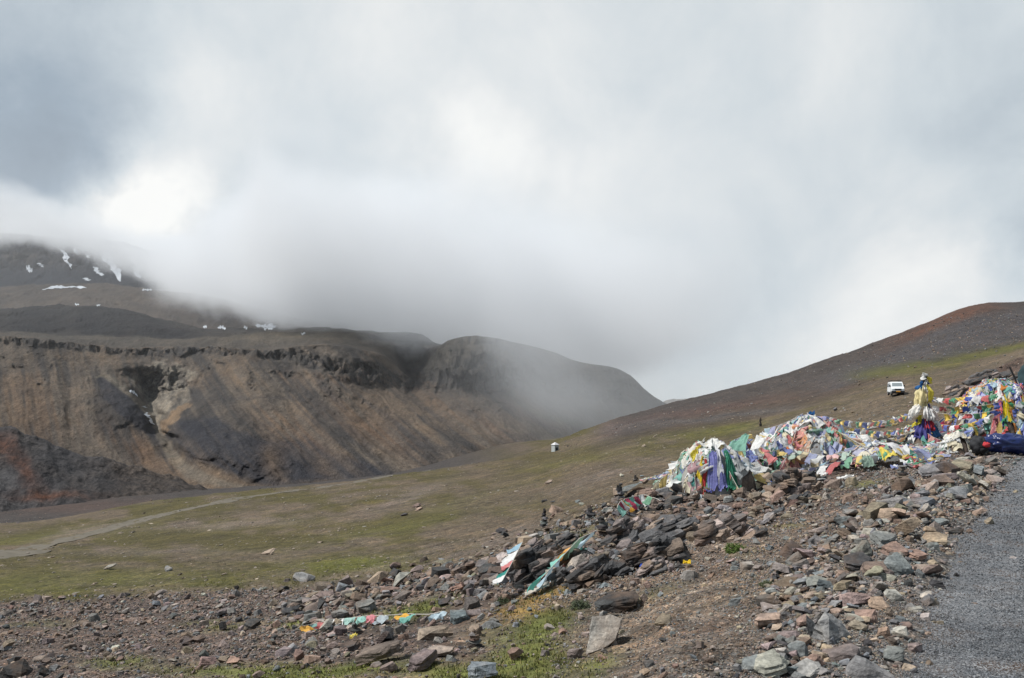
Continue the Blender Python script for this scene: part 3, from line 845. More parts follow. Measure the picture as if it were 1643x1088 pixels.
# dark red and slate spur at the left edge of the valley
rows = [
    ([(-600, 900), (0, 862), (150, 850), (300, 838), (420, 815)], [(-600, 620), (0, 680), (420, 790)]),
    ([(-600, 730), (0, 748), (100, 768), (200, 786), (300, 795), (420, 800)], [(-600, 720), (0, 760), (420, 850)]),
    ([(-600, 600), (0, 684), (60, 702), (120, 722), (200, 746), (300, 772), (360, 786), (420, 797)], [(-600, 800), (0, 820), (420, 900)]),
    ([(-600, 600), (0, 690), (60, 708), (120, 728), (200, 752), (300, 778), (360, 792), (420, 803)], [(-600, 900), (0, 920), (420, 960)]),
    ([(-600, 800), (0, 800), (420, 830)], [(-600, 1050), (0, 1050), (420, 1050)]),
]
US, DS, ZS, QS = loft(rows, -600, 420, 420, [40, 40, 10, 8], 3)
n_ = fbm(US * 0.03, QS * 2.2, oct=6, gain=0.55)
fade = sm(US, 420, 340)
DS = DS + fade * 5 * n_
ZS = ZS + fade * sm(QS, 1.2, 2.0) * 3.0 * fbm(US * 0.03, QS * 0.5, oct=6, gain=0.6) + fade * 1.6 * fbm(US * 0.05, QS * 3.0 + 4, oct=5) * sm(QS, 0.0, 0.3)
XS = (US - CX) / FP * DS
vS = HZ - ZS / DS * FP
cs = np.zeros(US.shape + (3,)) + np.array([0.058, 0.056, 0.058])
nn = fbm(US * 0.05, vS * 0.05, oct=5)
cs = lerp(cs, (0.095, 0.046, 0.031), ell(US + 14 * nn, vS + 8 * nn, 38, 752, 15, 44, -0.65) * 0.8 + ell(US, vS + 6 * nn, 80, 796, 70, 6) * 0.7 + ell(US + 10 * nn, vS, 8, 712, 14, 16) * 0.5)
cs = lerp(cs, (0.072, 0.058, 0.048), sm(US + 30 * nn, 90, 260) * 0.7)
cs = lerp(cs, (0.095, 0.093, 0.095), ell(US, vS, 5, 765, 22, 24) * 0.8)
spur = link('hill', new_mesh('hill', np.stack([XS, DS, ZS], -1).reshape(-1, 3), grid_faces(*US.shape), MMT, cs.reshape(-1, 3), True, {'cliff': np.full(US.shape, 0.5) * fade}))
tag(spur, kind='structure')

# far pale ridge in the notch
U2 = np.linspace(960, 1400, 160)
vt = pchip([960, 1040, 1075, 1100, 1130, 1180, 1260, 1400], [700, 655, 643, 639.5, 643, 652, 668, 700], U2) + 1.2 * fbm(U2 * 0.04, U2 * 0, oct=5)
q2 = np.linspace(0, 1, 20)[:, None]
D2 = 4200 + 500 * q2 + 0 * U2[None]
Z2 = (HZ - vt)[None] / FP * 4700 * q2 + (1 - q2) * -120 + 12 * fbm(U2[None] * 0.03 + 0 * q2, q2 * 3 + 0 * U2[None], oct=4)
X2 = (U2[None] - CX) / FP * D2
D2 = np.concatenate([D2, D2[-1:] + 400]); X2 = np.concatenate([X2, X2[-1:]]); Z2 = np.concatenate([Z2, Z2[-1:] - 200])
fr = link('far_hills', new_mesh('far_hills', np.stack([X2, D2, Z2], -1).reshape(-1, 3), grid_faces(*X2.shape), MMT, np.zeros((X2.size, 3)) + np.array([0.12, 0.11, 0.10]), True, {'cliff': np.zeros(X2.size)}))
tag(fr, kind='structure')
# ------------------------------------------------------------------ stones
def hull_mesh(pts):
    bm = bmesh.new()
    for p in pts:
        bm.verts.new(p)
    g = bmesh.ops.convex_hull(bm, input=bm.verts)
    bmesh.ops.delete(bm, geom=list({e for e in g['geom_interior'] + g['geom_unused'] if isinstance(e, bmesh.types.BMVert)}), context='VERTS')
    bmesh.ops.triangulate(bm, faces=bm.faces)
    return bm


def stone_points(kind, rg):
    if kind == 'slab':          # a broken plate: ragged outline, top and bottom faces not quite alike
        n = int(rg.integers(5, 9))
        an = np.sort(rg.uniform(0, 2 * math.pi, n)) * 0.4 + np.linspace(0, 2 * math.pi, n, endpoint=False) * 0.6
        r = rg.uniform(0.7, 1.1, n)
        A = np.stack([r * np.cos(an), r * np.sin(an) * 0.9, np.full(n, -1.0) + rg.uniform(0, 0.5, n)], 1)
        k = rg.uniform(0.62, 0.98, n)
        B = np.stack([r * k * np.cos(an) + rg.uniform(-0.1, 0.1), r * k * np.sin(an), np.full(n, 0.9) - rg.uniform(0, 0.5, n)], 1)
        return np.concatenate([A, B])
    if kind == 'block':
        E = rg.normal(0, 1, (13, 3)); E /= np.linalg.norm(E, axis=1)[:, None]
        E = np.sign(E) * np.abs(E) ** 0.62
        return E * rg.uniform(0.8, 1.1, (13, 1))
    if kind == 'wedge':
        P = np.array([(-1, -0.9, -1), (1, -0.8, -1), (-0.9, 0.9, -1), (0.9, 1, -1), (-0.5, -0.4, 0.7), (-0.1, 0.6, 1.0), (0.5, 0.1, 0.15), (-0.8, 0.2, 0.4)], float)
        P += rg.uniform(-0.25, 0.25, P.shape)
        return P
    E = rg.normal(0, 1, (20, 3)); E /= np.linalg.norm(E, axis=1)[:, None]
    return E * rg.uniform(0.85, 1.05, (20, 1))


def norm_unit(bm):
    A = np.array([v.co[:] for v in bm.verts])
    lo, hi = A.min(0), A.max(0)
    for v in bm.verts:
        v.co = Vector(((np.array(v.co[:]) - (lo + hi) / 2) / (hi - lo)).tolist())
    return bm


def arrays(bm):
    bm.verts.index_update()
    return np.array([v.co[:] for v in bm.verts]), np.array([[v.index for v in f.verts] for f in bm.faces])


def detailed_stone(kind, rg, dims, cuts=4, amp=0.055):
    """angular stone with chipped faces, returned as (V, F), base near z = -dims.z/2"""
    bm = norm_unit(hull_mesh(stone_points(kind, rg)))
    bmesh.ops.subdivide_edges(bm, edges=bm.edges[:], cuts=cuts, use_grid_fill=True)
    bmesh.ops.triangulate(bm, faces=bm.faces)
    bm.normal_update()
    V, F = arrays(bm)
    N = np.array([v.normal[:] for v in bm.verts])
    bm.free()
    o = rg.uniform(0, 50)
    n = fbm(V[:, 0] * 2.6 + o, V[:, 1] * 2.6, V[:, 2] * 2.6 + o, oct=4, gain=0.6)
    n2 = fbm(V[:, 0] * 1.2 + o, V[:, 1] * 1.2, V[:, 2] * 7 + o, oct=3)        # the slate's layers nick its edges
    V = V + N * (n * amp)[:, None] + N * [1, 1, 0.2] * (n2 * amp * 0.9)[:, None]
    return V * np.asarray(dims), F


def fast_ground_z(x, y):
    return float(h_ground(np.array([x]), np.array([y]))[0])


PAL = {'grey': (0.168, 0.17, 0.168), 'blue': (0.151, 0.167, 0.176), 'dark': (0.051, 0.051, 0.053), 'black': (0.032, 0.031, 0.031), 'tan': (0.276, 0.219, 0.167), 'pink': (0.25, 0.203, 0.186), 'rust': (0.211, 0.149, 0.121), 'orange': (0.274, 0.186, 0.14), 'brown': (0.144, 0.113, 0.091), 'pale': (0.286, 0.269, 0.242), 'purple': (0.152, 0.128, 0.121), 'olive': (0.178, 0.16, 0.117), 'red': (0.218, 0.144, 0.126)}


def jit(c, rg, a=0.18):
    k = rg.uniform(1 - a, 1 + a)
    return tuple(float(np.clip(x * k * rg.uniform(0.95, 1.05), 0.01, 0.8)) for x in c)


def hero(u, v, w, h, kind, col, label, group=None, tilt=0.18, seed=None, depth=0.85):
    rg = np.random.default_rng(seed if seed is not None else int(u * 13 + v * 7))
    p, _ = hit(u, v + h * 0.5)
    if p is None:
        return None
    d = p.y
    W, H = w * d / FP, h * d / FP
    # the slope seen from the camera already lends height on screen
    Hz = max(0.25 * W, H * 0.92) if kind != 'slab' else max(0.16 * W, H * 0.62)
    V, F = detailed_stone(kind, rg, (W, W * depth, Hz))
    e = Euler((rg.uniform(-tilt, tilt) + (0.30 if kind == 'slab' else 0.0), rg.uniform(-tilt, tilt) * 1.3 - 0.12, rg.uniform(-0.6, 0.6)))
    M = np.array(e.to_matrix())
    V = V @ M.T
    V = V / np.array([np.ptp(V[:, 0]) / W, 1, 1])
    o = link('rock', new_mesh('rock', V, F, MROCK, smooth=False))
    c = p + Vector((0, W * depth * 0.33, 0))
    zb = fast_ground_z(c.x, c.y)
    o.location = (c.x, c.y, max(p.z, (zb + p.z) / 2) - V[:, 2].min() - 0.24 * Hz)
    o.color = (*jit(PAL[col], rg, 0.1), 1)
    tag(o, label, 'rock', group)
    return o


HEROES = [
    (1235, 993, 46, 27, 'block', 'tan', 'tan block with a sunlit top lying alone on the brown earth'),
    (1335, 1003, 62, 50, 'wedge', 'grey', 'large grey slab leaning over a deep dark hollow beside the road'),
    (1306, 1000, 24, 43, 'wedge', 'dark', 'narrow dark pointed stone standing against the large leaning grey slab'),
    (1378, 958, 48, 32, 'round', 'pink', 'rounded pinkish tan boulder in the middle of the road-edge rubble'),
    (1418, 940, 32, 24, 'block', 'pale', 'pale grey block just above the rounded pinkish boulder'),
    (1414, 971, 38, 19, 'slab', 'tan', 'thin light tan slab with a black gap under it'),
    (1391, 986, 35, 27, 'block', 'rust', 'rust coloured stone above the small tan boulder by the leaning slab'),
    (1378, 1002, 32, 22, 'round', 'tan', 'tan boulder touching the right side of the leaning grey slab'),
    (1420, 1012, 24, 23, 'block', 'orange', 'bright orange-tan block on the grey grit by the road'),
    (1499, 965, 30, 22, 'block', 'brown', 'brown streaked block sitting out on the grey gravel'),
    (1505, 935, 24, 24, 'block', 'dark', 'dark grey stone half sunk in the gravel of the road edge'),
    (1354, 1043, 54, 35, 'block', 'purple', 'purplish grey boulder below the large leaning slab'),
    (1310, 1058, 30, 30, 'round', 'orange', 'orange boulder wedged between pale slabs at the bottom edge'),
    (1397, 1073, 81, 44, 'wedge', 'grey', 'biggest grey-tan boulder cut by the bottom edge of the picture'),
    (1440, 1050, 43, 27, 'block', 'grey', 'grey stone with a rust stain behind the biggest boulder'),
    (1472, 1039, 24, 19, 'block', 'pink', 'small pinkish stone on the gravel near the bottom'),
    (1243, 1070, 67, 35, 'slab', 'pale', 'pale flat slab at the bottom edge beside a blue one'),
    (1215, 1067, 46, 24, 'slab', 'blue', 'blue-grey flat slab at the bottom edge'),
    (1297, 1078, 54, 20, 'slab', 'pale', 'low pale slab under the orange boulder at the bottom'),
    (1445, 908, 50, 28, 'slab', 'grey', 'broad flat grey slab in the road-edge rubble'),
    (1407, 913, 40, 24, 'slab', 'brown', 'brown slab overlapped by a broad grey one'),
    (1383, 903, 52, 20, 'slab', 'dark', 'long dark slab pointing up the road edge'),
    (1359, 921, 30, 16, 'block', 'orange', 'sunlit orange-buff stone left of the long dark slab'),
    (1265, 984, 19, 16, 'block', 'grey', 'small grey stone behind the lone tan block'),
    (1461, 1072, 24, 13, 'slab', 'tan', 'small tan slab on the gravel at the bottom edge'),
    (1507, 1000, 19, 13, 'block', 'olive', 'small olive-grey stone out on the gravel'),
    (1456, 1005, 24, 13, 'slab', 'rust', 'rusty sliver of stone on the gravel shoulder'),
    (1472, 978, 22, 20, 'block', 'pale', 'grey-tan stone left of the brown streaked block'),
    (1273, 876, 39, 37, 'slab', 'dark', 'dark diamond-shaped slate slab upright on the brown slope'),
    (1488, 806, 49, 24, 'slab', 'blue', 'blue-grey slab with a rusty end high on the road edge'),
    (1431, 826, 37, 19, 'slab', 'tan', 'buff slab with a dark underside near the small stacked cairns'),
    (1468, 827, 27, 15, 'block', 'rust', 'dark rusty block right of the buff slab'),
    (1471, 796, 18, 16, 'round', 'pink', 'small rounded pink stone on top of the blue-grey slab pile'),
    (1436, 806, 34, 20, 'block', 'grey', 'grey block left of the blue-grey slab'),
    (1421, 863, 46, 22, 'slab', 'grey', 'grey slab propped at a slant midway along the road edge'),
    (1387, 882, 32, 27, 'block', 'grey', 'grey boulder with a black shaded face midway along the road edge'),
    (1441, 882, 47, 20, 'slab', 'red', 'reddish slab among grey ones midway along the road edge'),
    (1473, 890, 39, 17, 'slab', 'orange', 'orange-brown slab on the road side of the reddish slab'),
    (1507, 865, 44, 20, 'slab', 'tan', 'rounded buff slab lying on the road gravel'),
    (1497, 902, 20, 12, 'round', 'tan', 'small buff cobble beside the gravel road'),
    (1593, 758, 32, 13, 'slab', 'pink', 'flat pinkish slab farthest up the road edge'),
    (1603, 772, 32, 11, 'slab', 'pink', 'low buff-pink slab lying out on the road gravel far up'),
    (1576, 787, 22, 15, 'wedge', 'tan', 'small tan pyramid-shaped stone on the road gravel'),
    (1545, 750, 46, 17, 'slab', 'olive', 'grey-tan slab below the pile of white cloth'),
    (1512, 772, 44, 15, 'slab', 'brown', 'brown slab with a long black shadow gap under it'),
    (1544, 796, 44, 22, 'slab', 'grey', 'grey arched slab lying over a rusty hollow'),
    (1500, 757, 40, 15, 'slab', 'grey', 'grey slab with a round pale cobble against it'),
    (1363, 855, 30, 15, 'slab', 'brown', 'brown slab on the slope left of the road edge'),
    (1336, 866, 22, 15, 'slab', 'blue', 'blue-grey flake of slate on the brown slope'),
    (1328, 794, 18, 14, 'block', 'pale', 'cream coloured stone alone below the flags'),
    (1365, 794, 24, 13, 'block', 'brown', 'dark brown stone right of the cream coloured one'),
    (1510, 840, 32, 10, 'slab', 'blue', 'flat blue-grey slab level with the road gravel'),
    (999, 962, 70, 34, 'block', 'black', 'black mossy boulder behind the large pale tilted slab'),  # one even near-black colour all over
    (1001, 974, 26, 16, 'block', 'tan', 'tan prism of stone leaning on the black mossy boulder'),
    (923, 1046, 30, 20, 'block', 'purple', 'brown-grey boulder in the grass left of the pale tilted slab'),
    (1066, 997, 32, 13, 'slab', 'brown', 'long brown flake on the gravel slope'),
    (1181, 964, 23, 14, 'block', 'blue', 'blue-grey stone on the open gravel slope'),
    (1042, 1064, 18, 13, 'block', 'dark', 'small dark stone on the gravel slope near the bottom'),
    (968, 1052, 18, 13, 'block', 'orange', 'orange stone below the pale tilted slab'),
    (903, 1013, 16, 9, 'block', 'orange', 'small orange stone in the grass'),
    (882, 1007, 18, 12, 'slab', 'pale', 'cream flake standing in the grass'),
    (732, 941, 26, 14, 'block', 'orange', 'orange stone in the scree left of the dark outcrop'),
    (525, 983, 17, 26, 'wedge', 'rust', 'upright rust brown stone at the left end of the flag line'),
    (546, 986, 30, 22, 'block', 'grey', 'grey boulder right of the upright rust brown stone'),
    (584, 972, 38, 23, 'slab', 'grey', 'stack-like grey slab above the line of small flags'),
    (737, 985, 33, 30, 'slab', 'blue', 'blue-grey slab at the right end of the small flag line'),
    (689, 1015, 58, 26, 'block', 'tan', 'tan boulder under the right half of the small flag line'),
    (605, 1052, 82, 30, 'slab', 'brown', 'broad dark brown slab with split layers near the bottom'),
    (676, 1063, 51, 30, 'slab', 'purple', 'striped dark boulder right of the broad brown slab'),
    (773, 1075, 51, 30, 'block', 'blue', 'smooth blue-grey boulder in grass at the bottom edge'),
    (704, 1045, 50, 18, 'block', 'pink', 'pinkish boulder above the striped dark one'),
    (566, 1036, 26, 18, 'slab', 'dark', 'dark flat stone below the small yellow flag'),
    (22, 1072, 54, 34, 'wedge', 'black', 'black-faced boulder in the bottom left corner'),
    (66, 1075, 34, 24, 'wedge', 'black', 'smaller black slab right of the corner boulder'),
    (330, 1060, 32, 19, 'block', 'red', 'reddish boulder beside grass near the bottom left'),
    (375, 1059, 24, 13, 'block', 'orange', 'orange-pink stone right of the reddish boulder'),
    (401, 1003, 30, 14, 'slab', 'dark', 'dark slab shading the scree at the left'),
    (300, 1030, 20, 11, 'block', 'dark', 'small dark wedge of stone in the left scree'),
    (968, 893, 31, 24, 'block', 'brown', 'square dark brown block carrying a small stack of slates'),
    (1002, 873, 38, 28, 'slab', 'purple', 'grey-purple slab face in the outcrop right of the brown block'),
    (1085, 876, 46, 40, 'slab', 'dark', 'dark slate face with an orange lichen mark'),
    (1041, 791, 34, 20, 'block', 'rust', 'large rust-tan block at the left foot of the nearest flag mound'),
    (1014, 790, 17, 14, 'block', 'dark', 'dark square block left of the rust-tan block'),
    (1036, 825, 22, 17, 'block', 'black', 'black boulder below the yellow flag'),
    (1227, 773, 24, 21, 'block', 'tan', 'tan block right below the nearest flag mound'),
    (1192, 788, 26, 22, 'block', 'brown', 'brown block at the right foot of the nearest flag mound'),
    (1234, 797, 22, 10, 'slab', 'tan', 'thin buff slab on the stones between the two flag mounds'),
    (1116, 854, 17, 13, 'block', 'orange', 'orange-brown stone in the rubble below the nearest flag mound'),
    (1375, 888, 22, 12, 'slab', 'purple', 'small purplish slab under the grey boulder with a black face'),
    (1447, 618, 11, 4, 'slab', 'pale', 'pale rock with a dark underside on the bank above the van'),
    (668, 812, 15, 6, 'slab', 'brown', 'dark brown rock on the meadow, topmost of three'),
    (672, 817, 13, 5, 'slab', 'tan', 'buff rock on the meadow touching a dark brown one'),
    (648, 826, 13, 4, 'slab', 'dark', 'low dark rock on the meadow left of a buff one'),
    (430, 887, 22, 6, 'slab', 'tan', 'flat buff slab lying alone on the green meadow'),
    (268, 914, 16, 6, 'slab', 'grey', 'grey slab on the green meadow'),
    (175, 911, 20, 6, 'slab', 'pale', 'pale slab on the left meadow'),
    (880, 774, 14, 5, 'slab', 'tan', 'buff rock on the upper meadow'),
    (873, 803, 12, 5, 'block', 'dark', 'dark lone rock on the upper brown meadow'),
    (805, 853, 20, 6, 'slab', 'dark', 'dark broken rock at the meadow edge left of the outcrop'),
]
for hrow in HEROES:
    hero(*hrow)


def leaning_plate(outline, tilt, thick, col, label, seed):
    """a slate plate whose face has the given outline, leaning back by 'tilt' from the ground"""
    rg = np.random.default_rng(seed)
    O = np.array(outline, float)
    v0 = O[:, 1].max(); u0 = O[:, 0].mean()
    p, _ = hit(u0, v0)
    k = p.y / FP
    sx = (O[:, 0] - u0) * k; sl = (v0 - O[:, 1]) * k / (math.sin(tilt) + 0.24 * math.cos(tilt))
    A = np.stack([sx, sl * math.cos(tilt), sl * math.sin(tilt)], 1)
    nrm = np.array([0, -math.sin(tilt), math.cos(tilt)])
    V = np.concatenate([A, (A - A.mean(0)) * 0.94 + A.mean(0) - nrm * thick])
    bm = hull_mesh(V)
    bmesh.ops.subdivide_edges(bm, edges=bm.edges[:], cuts=3, use_grid_fill=True)
    bmesh.ops.triangulate(bm, faces=bm.faces)
    bm.normal_update()
    X, F = arrays(bm)
    N = np.array([q_.normal[:] for q_ in bm.verts]); bm.free()
    X = X + N * (0.018 * fbm(X[:, 0] * 5 + seed, X[:, 1] * 5, X[:, 2] * 5, oct=4))[:, None]
    o = link('rock', new_mesh('rock', X, F, MROCK, smooth=False), loc=p - Vector((0, 0, 0.04)))
    o.color = (*PAL[col], 1)
    tag(o, label, 'rock')


leaning_plate([(942, 1042), (976, 1030), (989, 1020), (994, 1002), (1002, 987), (984, 978), (955, 984), (950, 1002)], 0.80, 0.34, 'pale', 'large pale tilted slab with a smaller stone on its top edge', 3)
for (u, v, w, h) in ((969, 985, 30, 13),):
    o = hero(u, v, w, h, 'block', 'dark', 'dark grey stone resting on the top edge of the pale tilted slab')
    o.location.z += 0.12
    o.location.y -= 0.05

# individual middling stones and the mass of rubble are sampled over the visible slopes
def sample_ground(n, u0, u1, v0, v1, rg):
    out = []
    for u, v in zip(rg.uniform(u0, u1, n), rg.uniform(v0, v1, n)):
        p, _ = hit(u, v)
        if p is not None and p.y < 700:
            out.append((p.x, p.y, p.z))
    return np.array(out)


def zone_density(P):
    x, y, z = P.T
    col, gr, u, v = paint(x, y, z)
    near = sm(v - scree_line(u), -10, 12) * sm(y, 75, 45)
    ro = road_off(x, y)
    road = sm(ro, 0.0, 0.9) * (y < 46)
    berm = np.exp(-((ro + 0.9) / 0.9) ** 2) * sm(y, 44, 32)
    patch = sm(fbm(x * 0.45, y * 0.45 + 3, oct=4), -0.25, 0.35)
    patch2 = sm(fbm(x * 0.06 + 7, y * 0.03, oct=4), 0.0, 0.5)
    slope = sm(u, 880, 1080) * sm(v, 800, 860)
    den = near * (1 - 0.82 * gr) * (0.30 + 0.70 * patch) * (1 - 0.45 * slope)
    den = den + (1 - near) * (0.07 + 0.30 * patch2 + 0.25 * sm(y, 95, 60) * sm(u, 850, 1100))
    hill = sm(y, 180, 260) * sm(u, 930, 1010)
    band = np.exp(-((v - L(u, (930, 694), (1000, 684), (1100, 676), (1220, 664), (1300, 655))) / 5.0) ** 2) * sm(u, 1350, 1250) * hill
    tal = hill * sm(u, 1300, 1400) * (1 - gr)
    bank = np.exp(-((y - 113) / 20.0) ** 2) * sm(u, 1490, 1590)
    pass_ = sm(y, 36, 50) * sm(y, 115, 90) * sm(u, 1200, 1300)
    den = np.maximum.reduce([den, band * 0.8, tal * 0.6, bank * 0.9, pass_ * 0.4])
    den = den * (1 - road) + road * 0.03
    return den, near, berm, bank, gr, u, v, ro, slope


PROT = []
for k in range(22):
    bmx = norm_unit(hull_mesh(stone_points(('slab', 'slab', 'block', 'wedge', 'round')[k % 5], np.random.default_rng(100 + k))))
    PROT.append(arrays(bmx)); bmx.free()


def stone_colours(n, u, ro, near, slope, bank, rg):
    names = ['grey', 'blue', 'dark', 'tan', 'pink', 'rust', 'brown', 'pale', 'purple', 'olive']
    wl = np.array([0.14, 0.06, 0.10, 0.08, 0.12, 0.08, 0.12, 0.06, 0.22, 0.02])      # left scree
    wr = np.array([0.20, 0.13, 0.09, 0.15, 0.07, 0.06, 0.12, 0.11, 0.04, 0.03])      # slope by the road
    wd = np.array([0.08, 0.03, 0.26, 0.06, 0.05, 0.10, 0.32, 0.02, 0.07, 0.01])      # cut bank and ledges
    t = np.clip(sm(u, 780, 1050), 0, 1)[:, None]
    W = wl * (1 - t) + wr * t
    W = W * (1 - bank[:, None]) + wd * bank[:, None]
    cw = np.cumsum(W, 1); cw /= cw[:, -1:]
    k = (rg.random(n)[:, None] > cw).sum(1)
    c = np.array([PAL[a] for a in names])[np.clip(k, 0, 9)]
    return c * rg.uniform(0.72, 1.28, (n, 1)) * rg.uniform(0.95, 1.05, (n, 3)), k


def rubble(name, P, size, cols, rg, flat=(0.28, 0.75), tilt=0.5, sink=0.2):
    n = len(P)
    pk = rg.integers(0, len(PROT), n)
    VV_, FF_, CC_ = [], [], []
    off = 0
    for k, (V, F) in enumerate(PROT):
        idx = np.nonzero(pk == k)[0]
        m = len(idx)
        if not m:
            continue
        s = np.stack([size[idx] * rg.uniform(0.8, 1.25, m), size[idx] * rg.uniform(0.55, 1.0, m), size[idx] * rg.uniform(*flat, m)], 1)
        X = V[None] * s[:, None]
        a, b, c = rg.uniform(-tilt, tilt, m), rg.uniform(-tilt, tilt, m) - 0.15, rg.uniform(0, 6.283, m)
        for ang, (i, j) in ((a, (1, 2)), (c, (0, 1)), (b, (2, 0))):
            ci, si = np.cos(ang)[:, None], np.sin(ang)[:, None]
            xi, xj = X[..., i].copy(), X[..., j].copy()
            X[..., i] = ci * xi - si * xj; X[..., j] = si * xi + ci * xj
        lo = X[..., 2].min(1)
        pos = P[idx].copy()
        pos[:, 2] += -lo - sink * s[:, 2]
        X = X + pos[:, None]
        VV_.append(X.reshape(-1, 3)); CC_.append(np.repeat(cols[idx], len(V), 0))
        FF_.append((F[None] + (np.arange(m) * len(V))[:, None, None]).reshape(-1, 3) + off)
        off += m * len(V)
    return link(name, new_mesh(name, np.concatenate(VV_), np.concatenate(FF_), MRUB, np.concatenate(CC_), False))


rg = np.random.default_rng(5)
P = np.concatenate([sample_ground(52000, -60, 1720, 780, 1130, rg), sample_ground(10000, 420, 1720, 690, 960, rg), sample_ground(15000, 880, 1720, 500, 730, rg), sample_ground(16000, -60, 1000, 740, 960, rg), sample_ground(16000, -60, 540, 945, 1100, rg), sample_ground(1500, -500, 0, 940, 1120, rg), sample_ground(1500, 1643, 1900, 600, 1100, rg)])
den, near, berm, bank, gr, u_, v_, ro_, slope_ = zone_density(P)
keep = rg.random(len(P)) < den * 1.15
P, near, berm, bank, gr, u_, v_, ro_, slope_ = (a[keep] for a in (P, near, berm, bank, gr, u_, v_, ro_, slope_))
d_ = P[:, 1]
spx = 2.3 * (rg.random(len(P)) + 0.004) ** -0.45
spx = spx * (1 + 0.8 * np.clip(berm, 0, 1)) * (1 - 0.38 * sm(u_, 560, 380) * near)
spx = np.minimum(spx, 15 + 6 * near) * (0.42 + 0.58 * near) * (1 + 0.25 * sm(u_, 1000, 850) * near) * (1 - 0.25 * slope_)
size = np.clip(spx * d_ / FP, 0.015, 0.85)
cols, _ = stone_colours(len(P), u_, ro_, near, slope_, np.clip(bank, 0, 1), rg)
mead = (near < 0.3) & (d_ < 330) & (u_ < 1320)
rub = rubble('rubble', P[~mead], size[~mead], cols[~mead], rg)
tag(rub, kind='stuff')
cm = cols[mead] * 0.45 + np.array([0.21, 0.185, 0.15]) * 0.75 * rg.uniform(0.6, 1.2, (int(mead.sum()), 1))
tag(rubble('rubble', P[mead], size[mead] * rg.uniform(0.5, 1.5, int(mead.sum())), cm, rg, (0.14, 0.32), 0.25, 0.3), kind='stuff')

# the packed broken ridge running down from the flags, and the shoved-up stones of the road edge
rg = np.random.default_rng(8)
P = np.concatenate([sample_ground(5200, 740, 1330, 740, 990, rg), sample_ground(3600, 1230, 1640, 735, 1090, rg), sample_ground(2600, 440, 800, 900, 1010, rg)])
den, near, berm, bank, gr, u_, v_, ro_, slope_ = zone_density(P)
crest = L(u_, (440, 985), (560, 960), (700, 935), (800, 912), (860, 885), (940, 872), (1000, 842), (1100, 820), (1200, 812), (1330, 770))
ridge = np.exp(-((v_ - crest) / L(u_, (440, 14), (700, 22), (850, 42), (1100, 46), (1250, 30), (1330, 18))) ** 2) * (u_ < 1340) * (1 - 0.6 * gr)
want = np.maximum(ridge * 0.5, np.clip(berm * 1.3, 0, 1) * (u_ > 1230) * (ro_ < 0.3) * 0.55)
keep = rg.random(len(P)) < want
P, ridge, ro_, u_, near, slope_, bank = (a[keep] for a in (P, ridge, ro_, u_, near, slope_, bank))
spx = np.minimum(7.6 * (rg.random(len(P)) + 0.02) ** -0.45, 44)
cols, _ = stone_colours(len(P), u_, ro_, near, slope_, np.clip(ridge * 1.1, 0, 0.95), rg)
tag(rubble('rubble', P, spx * P[:, 1] / FP, cols, rg, (0.22, 0.5), 0.5, 0.12), kind='stuff')

# loose gravel on the road and the slope beside it
rg = np.random.default_rng(6)
P = np.concatenate([sample_ground(24000, 1180, 1760, 740, 1130, rg), sample_ground(26000, 1400, 1760, 720, 1130, rg), sample_ground(16000, 820, 1500, 830, 1130, rg)])
P[:, 2] = np.where((road_off(P[:, 0], P[:, 1]) > 0.05) & (P[:, 1] < 46), h_base(P[:, 0], P[:, 1]) - 0.012, P[:, 2])
den, near, berm, bank, gr, u_, v_, ro_, slope_ = zone_density(P)
onr = sm(ro_, -0.2, 0.6)
keep = rg.random(len(P)) < np.where(onr > 0.5, 0.8, near * (1 - gr))
P, ro_, onr, u_, near, slope_, bank = (a[keep] for a in (P, ro_, onr, u_, near, slope_, bank))
size = np.clip(rg.uniform(1.3, 3.4, len(P)) * (1 - 0.25 * onr) * P[:, 1] / FP, 0.010, 0.09)
cols, _ = stone_colours(len(P), u_, ro_, near, slope_, np.clip(bank, 0, 1), rg)
rc = np.array([0.118, 0.128, 0.140]) * rg.uniform(0.35, 1.9, (len(P), 1))
cols = cols * (1 - onr[:, None]) + rc * onr[:, None]
tag(rubble('gravel', P, size, cols, rg, (0.4, 0.9)), kind='stuff')

# middling stones, each its own object: along the berm, in the scree, in the outcrops' feet
STONE_MESH = []
for k in range(26):
    V, F = detailed_stone(('slab', 'slab', 'block', 'wedge', 'slab', 'round')[k % 6], np.random.default_rng(300 + k), (1, 1, 1), cuts=2, amp=0.04)
    STONE_MESH.append(new_mesh('stone', V, F, MROCK, smooth=False))
ADJ = {'grey': 'grey', 'blue': 'blue-grey', 'dark': 'dark', 'tan': 'tan', 'pink': 'pinkish', 'rust': 'rusty', 'brown': 'brown', 'pale': 'pale', 'purple': 'purplish', 'olive': 'olive-grey'}
NAMES = list(ADJ)


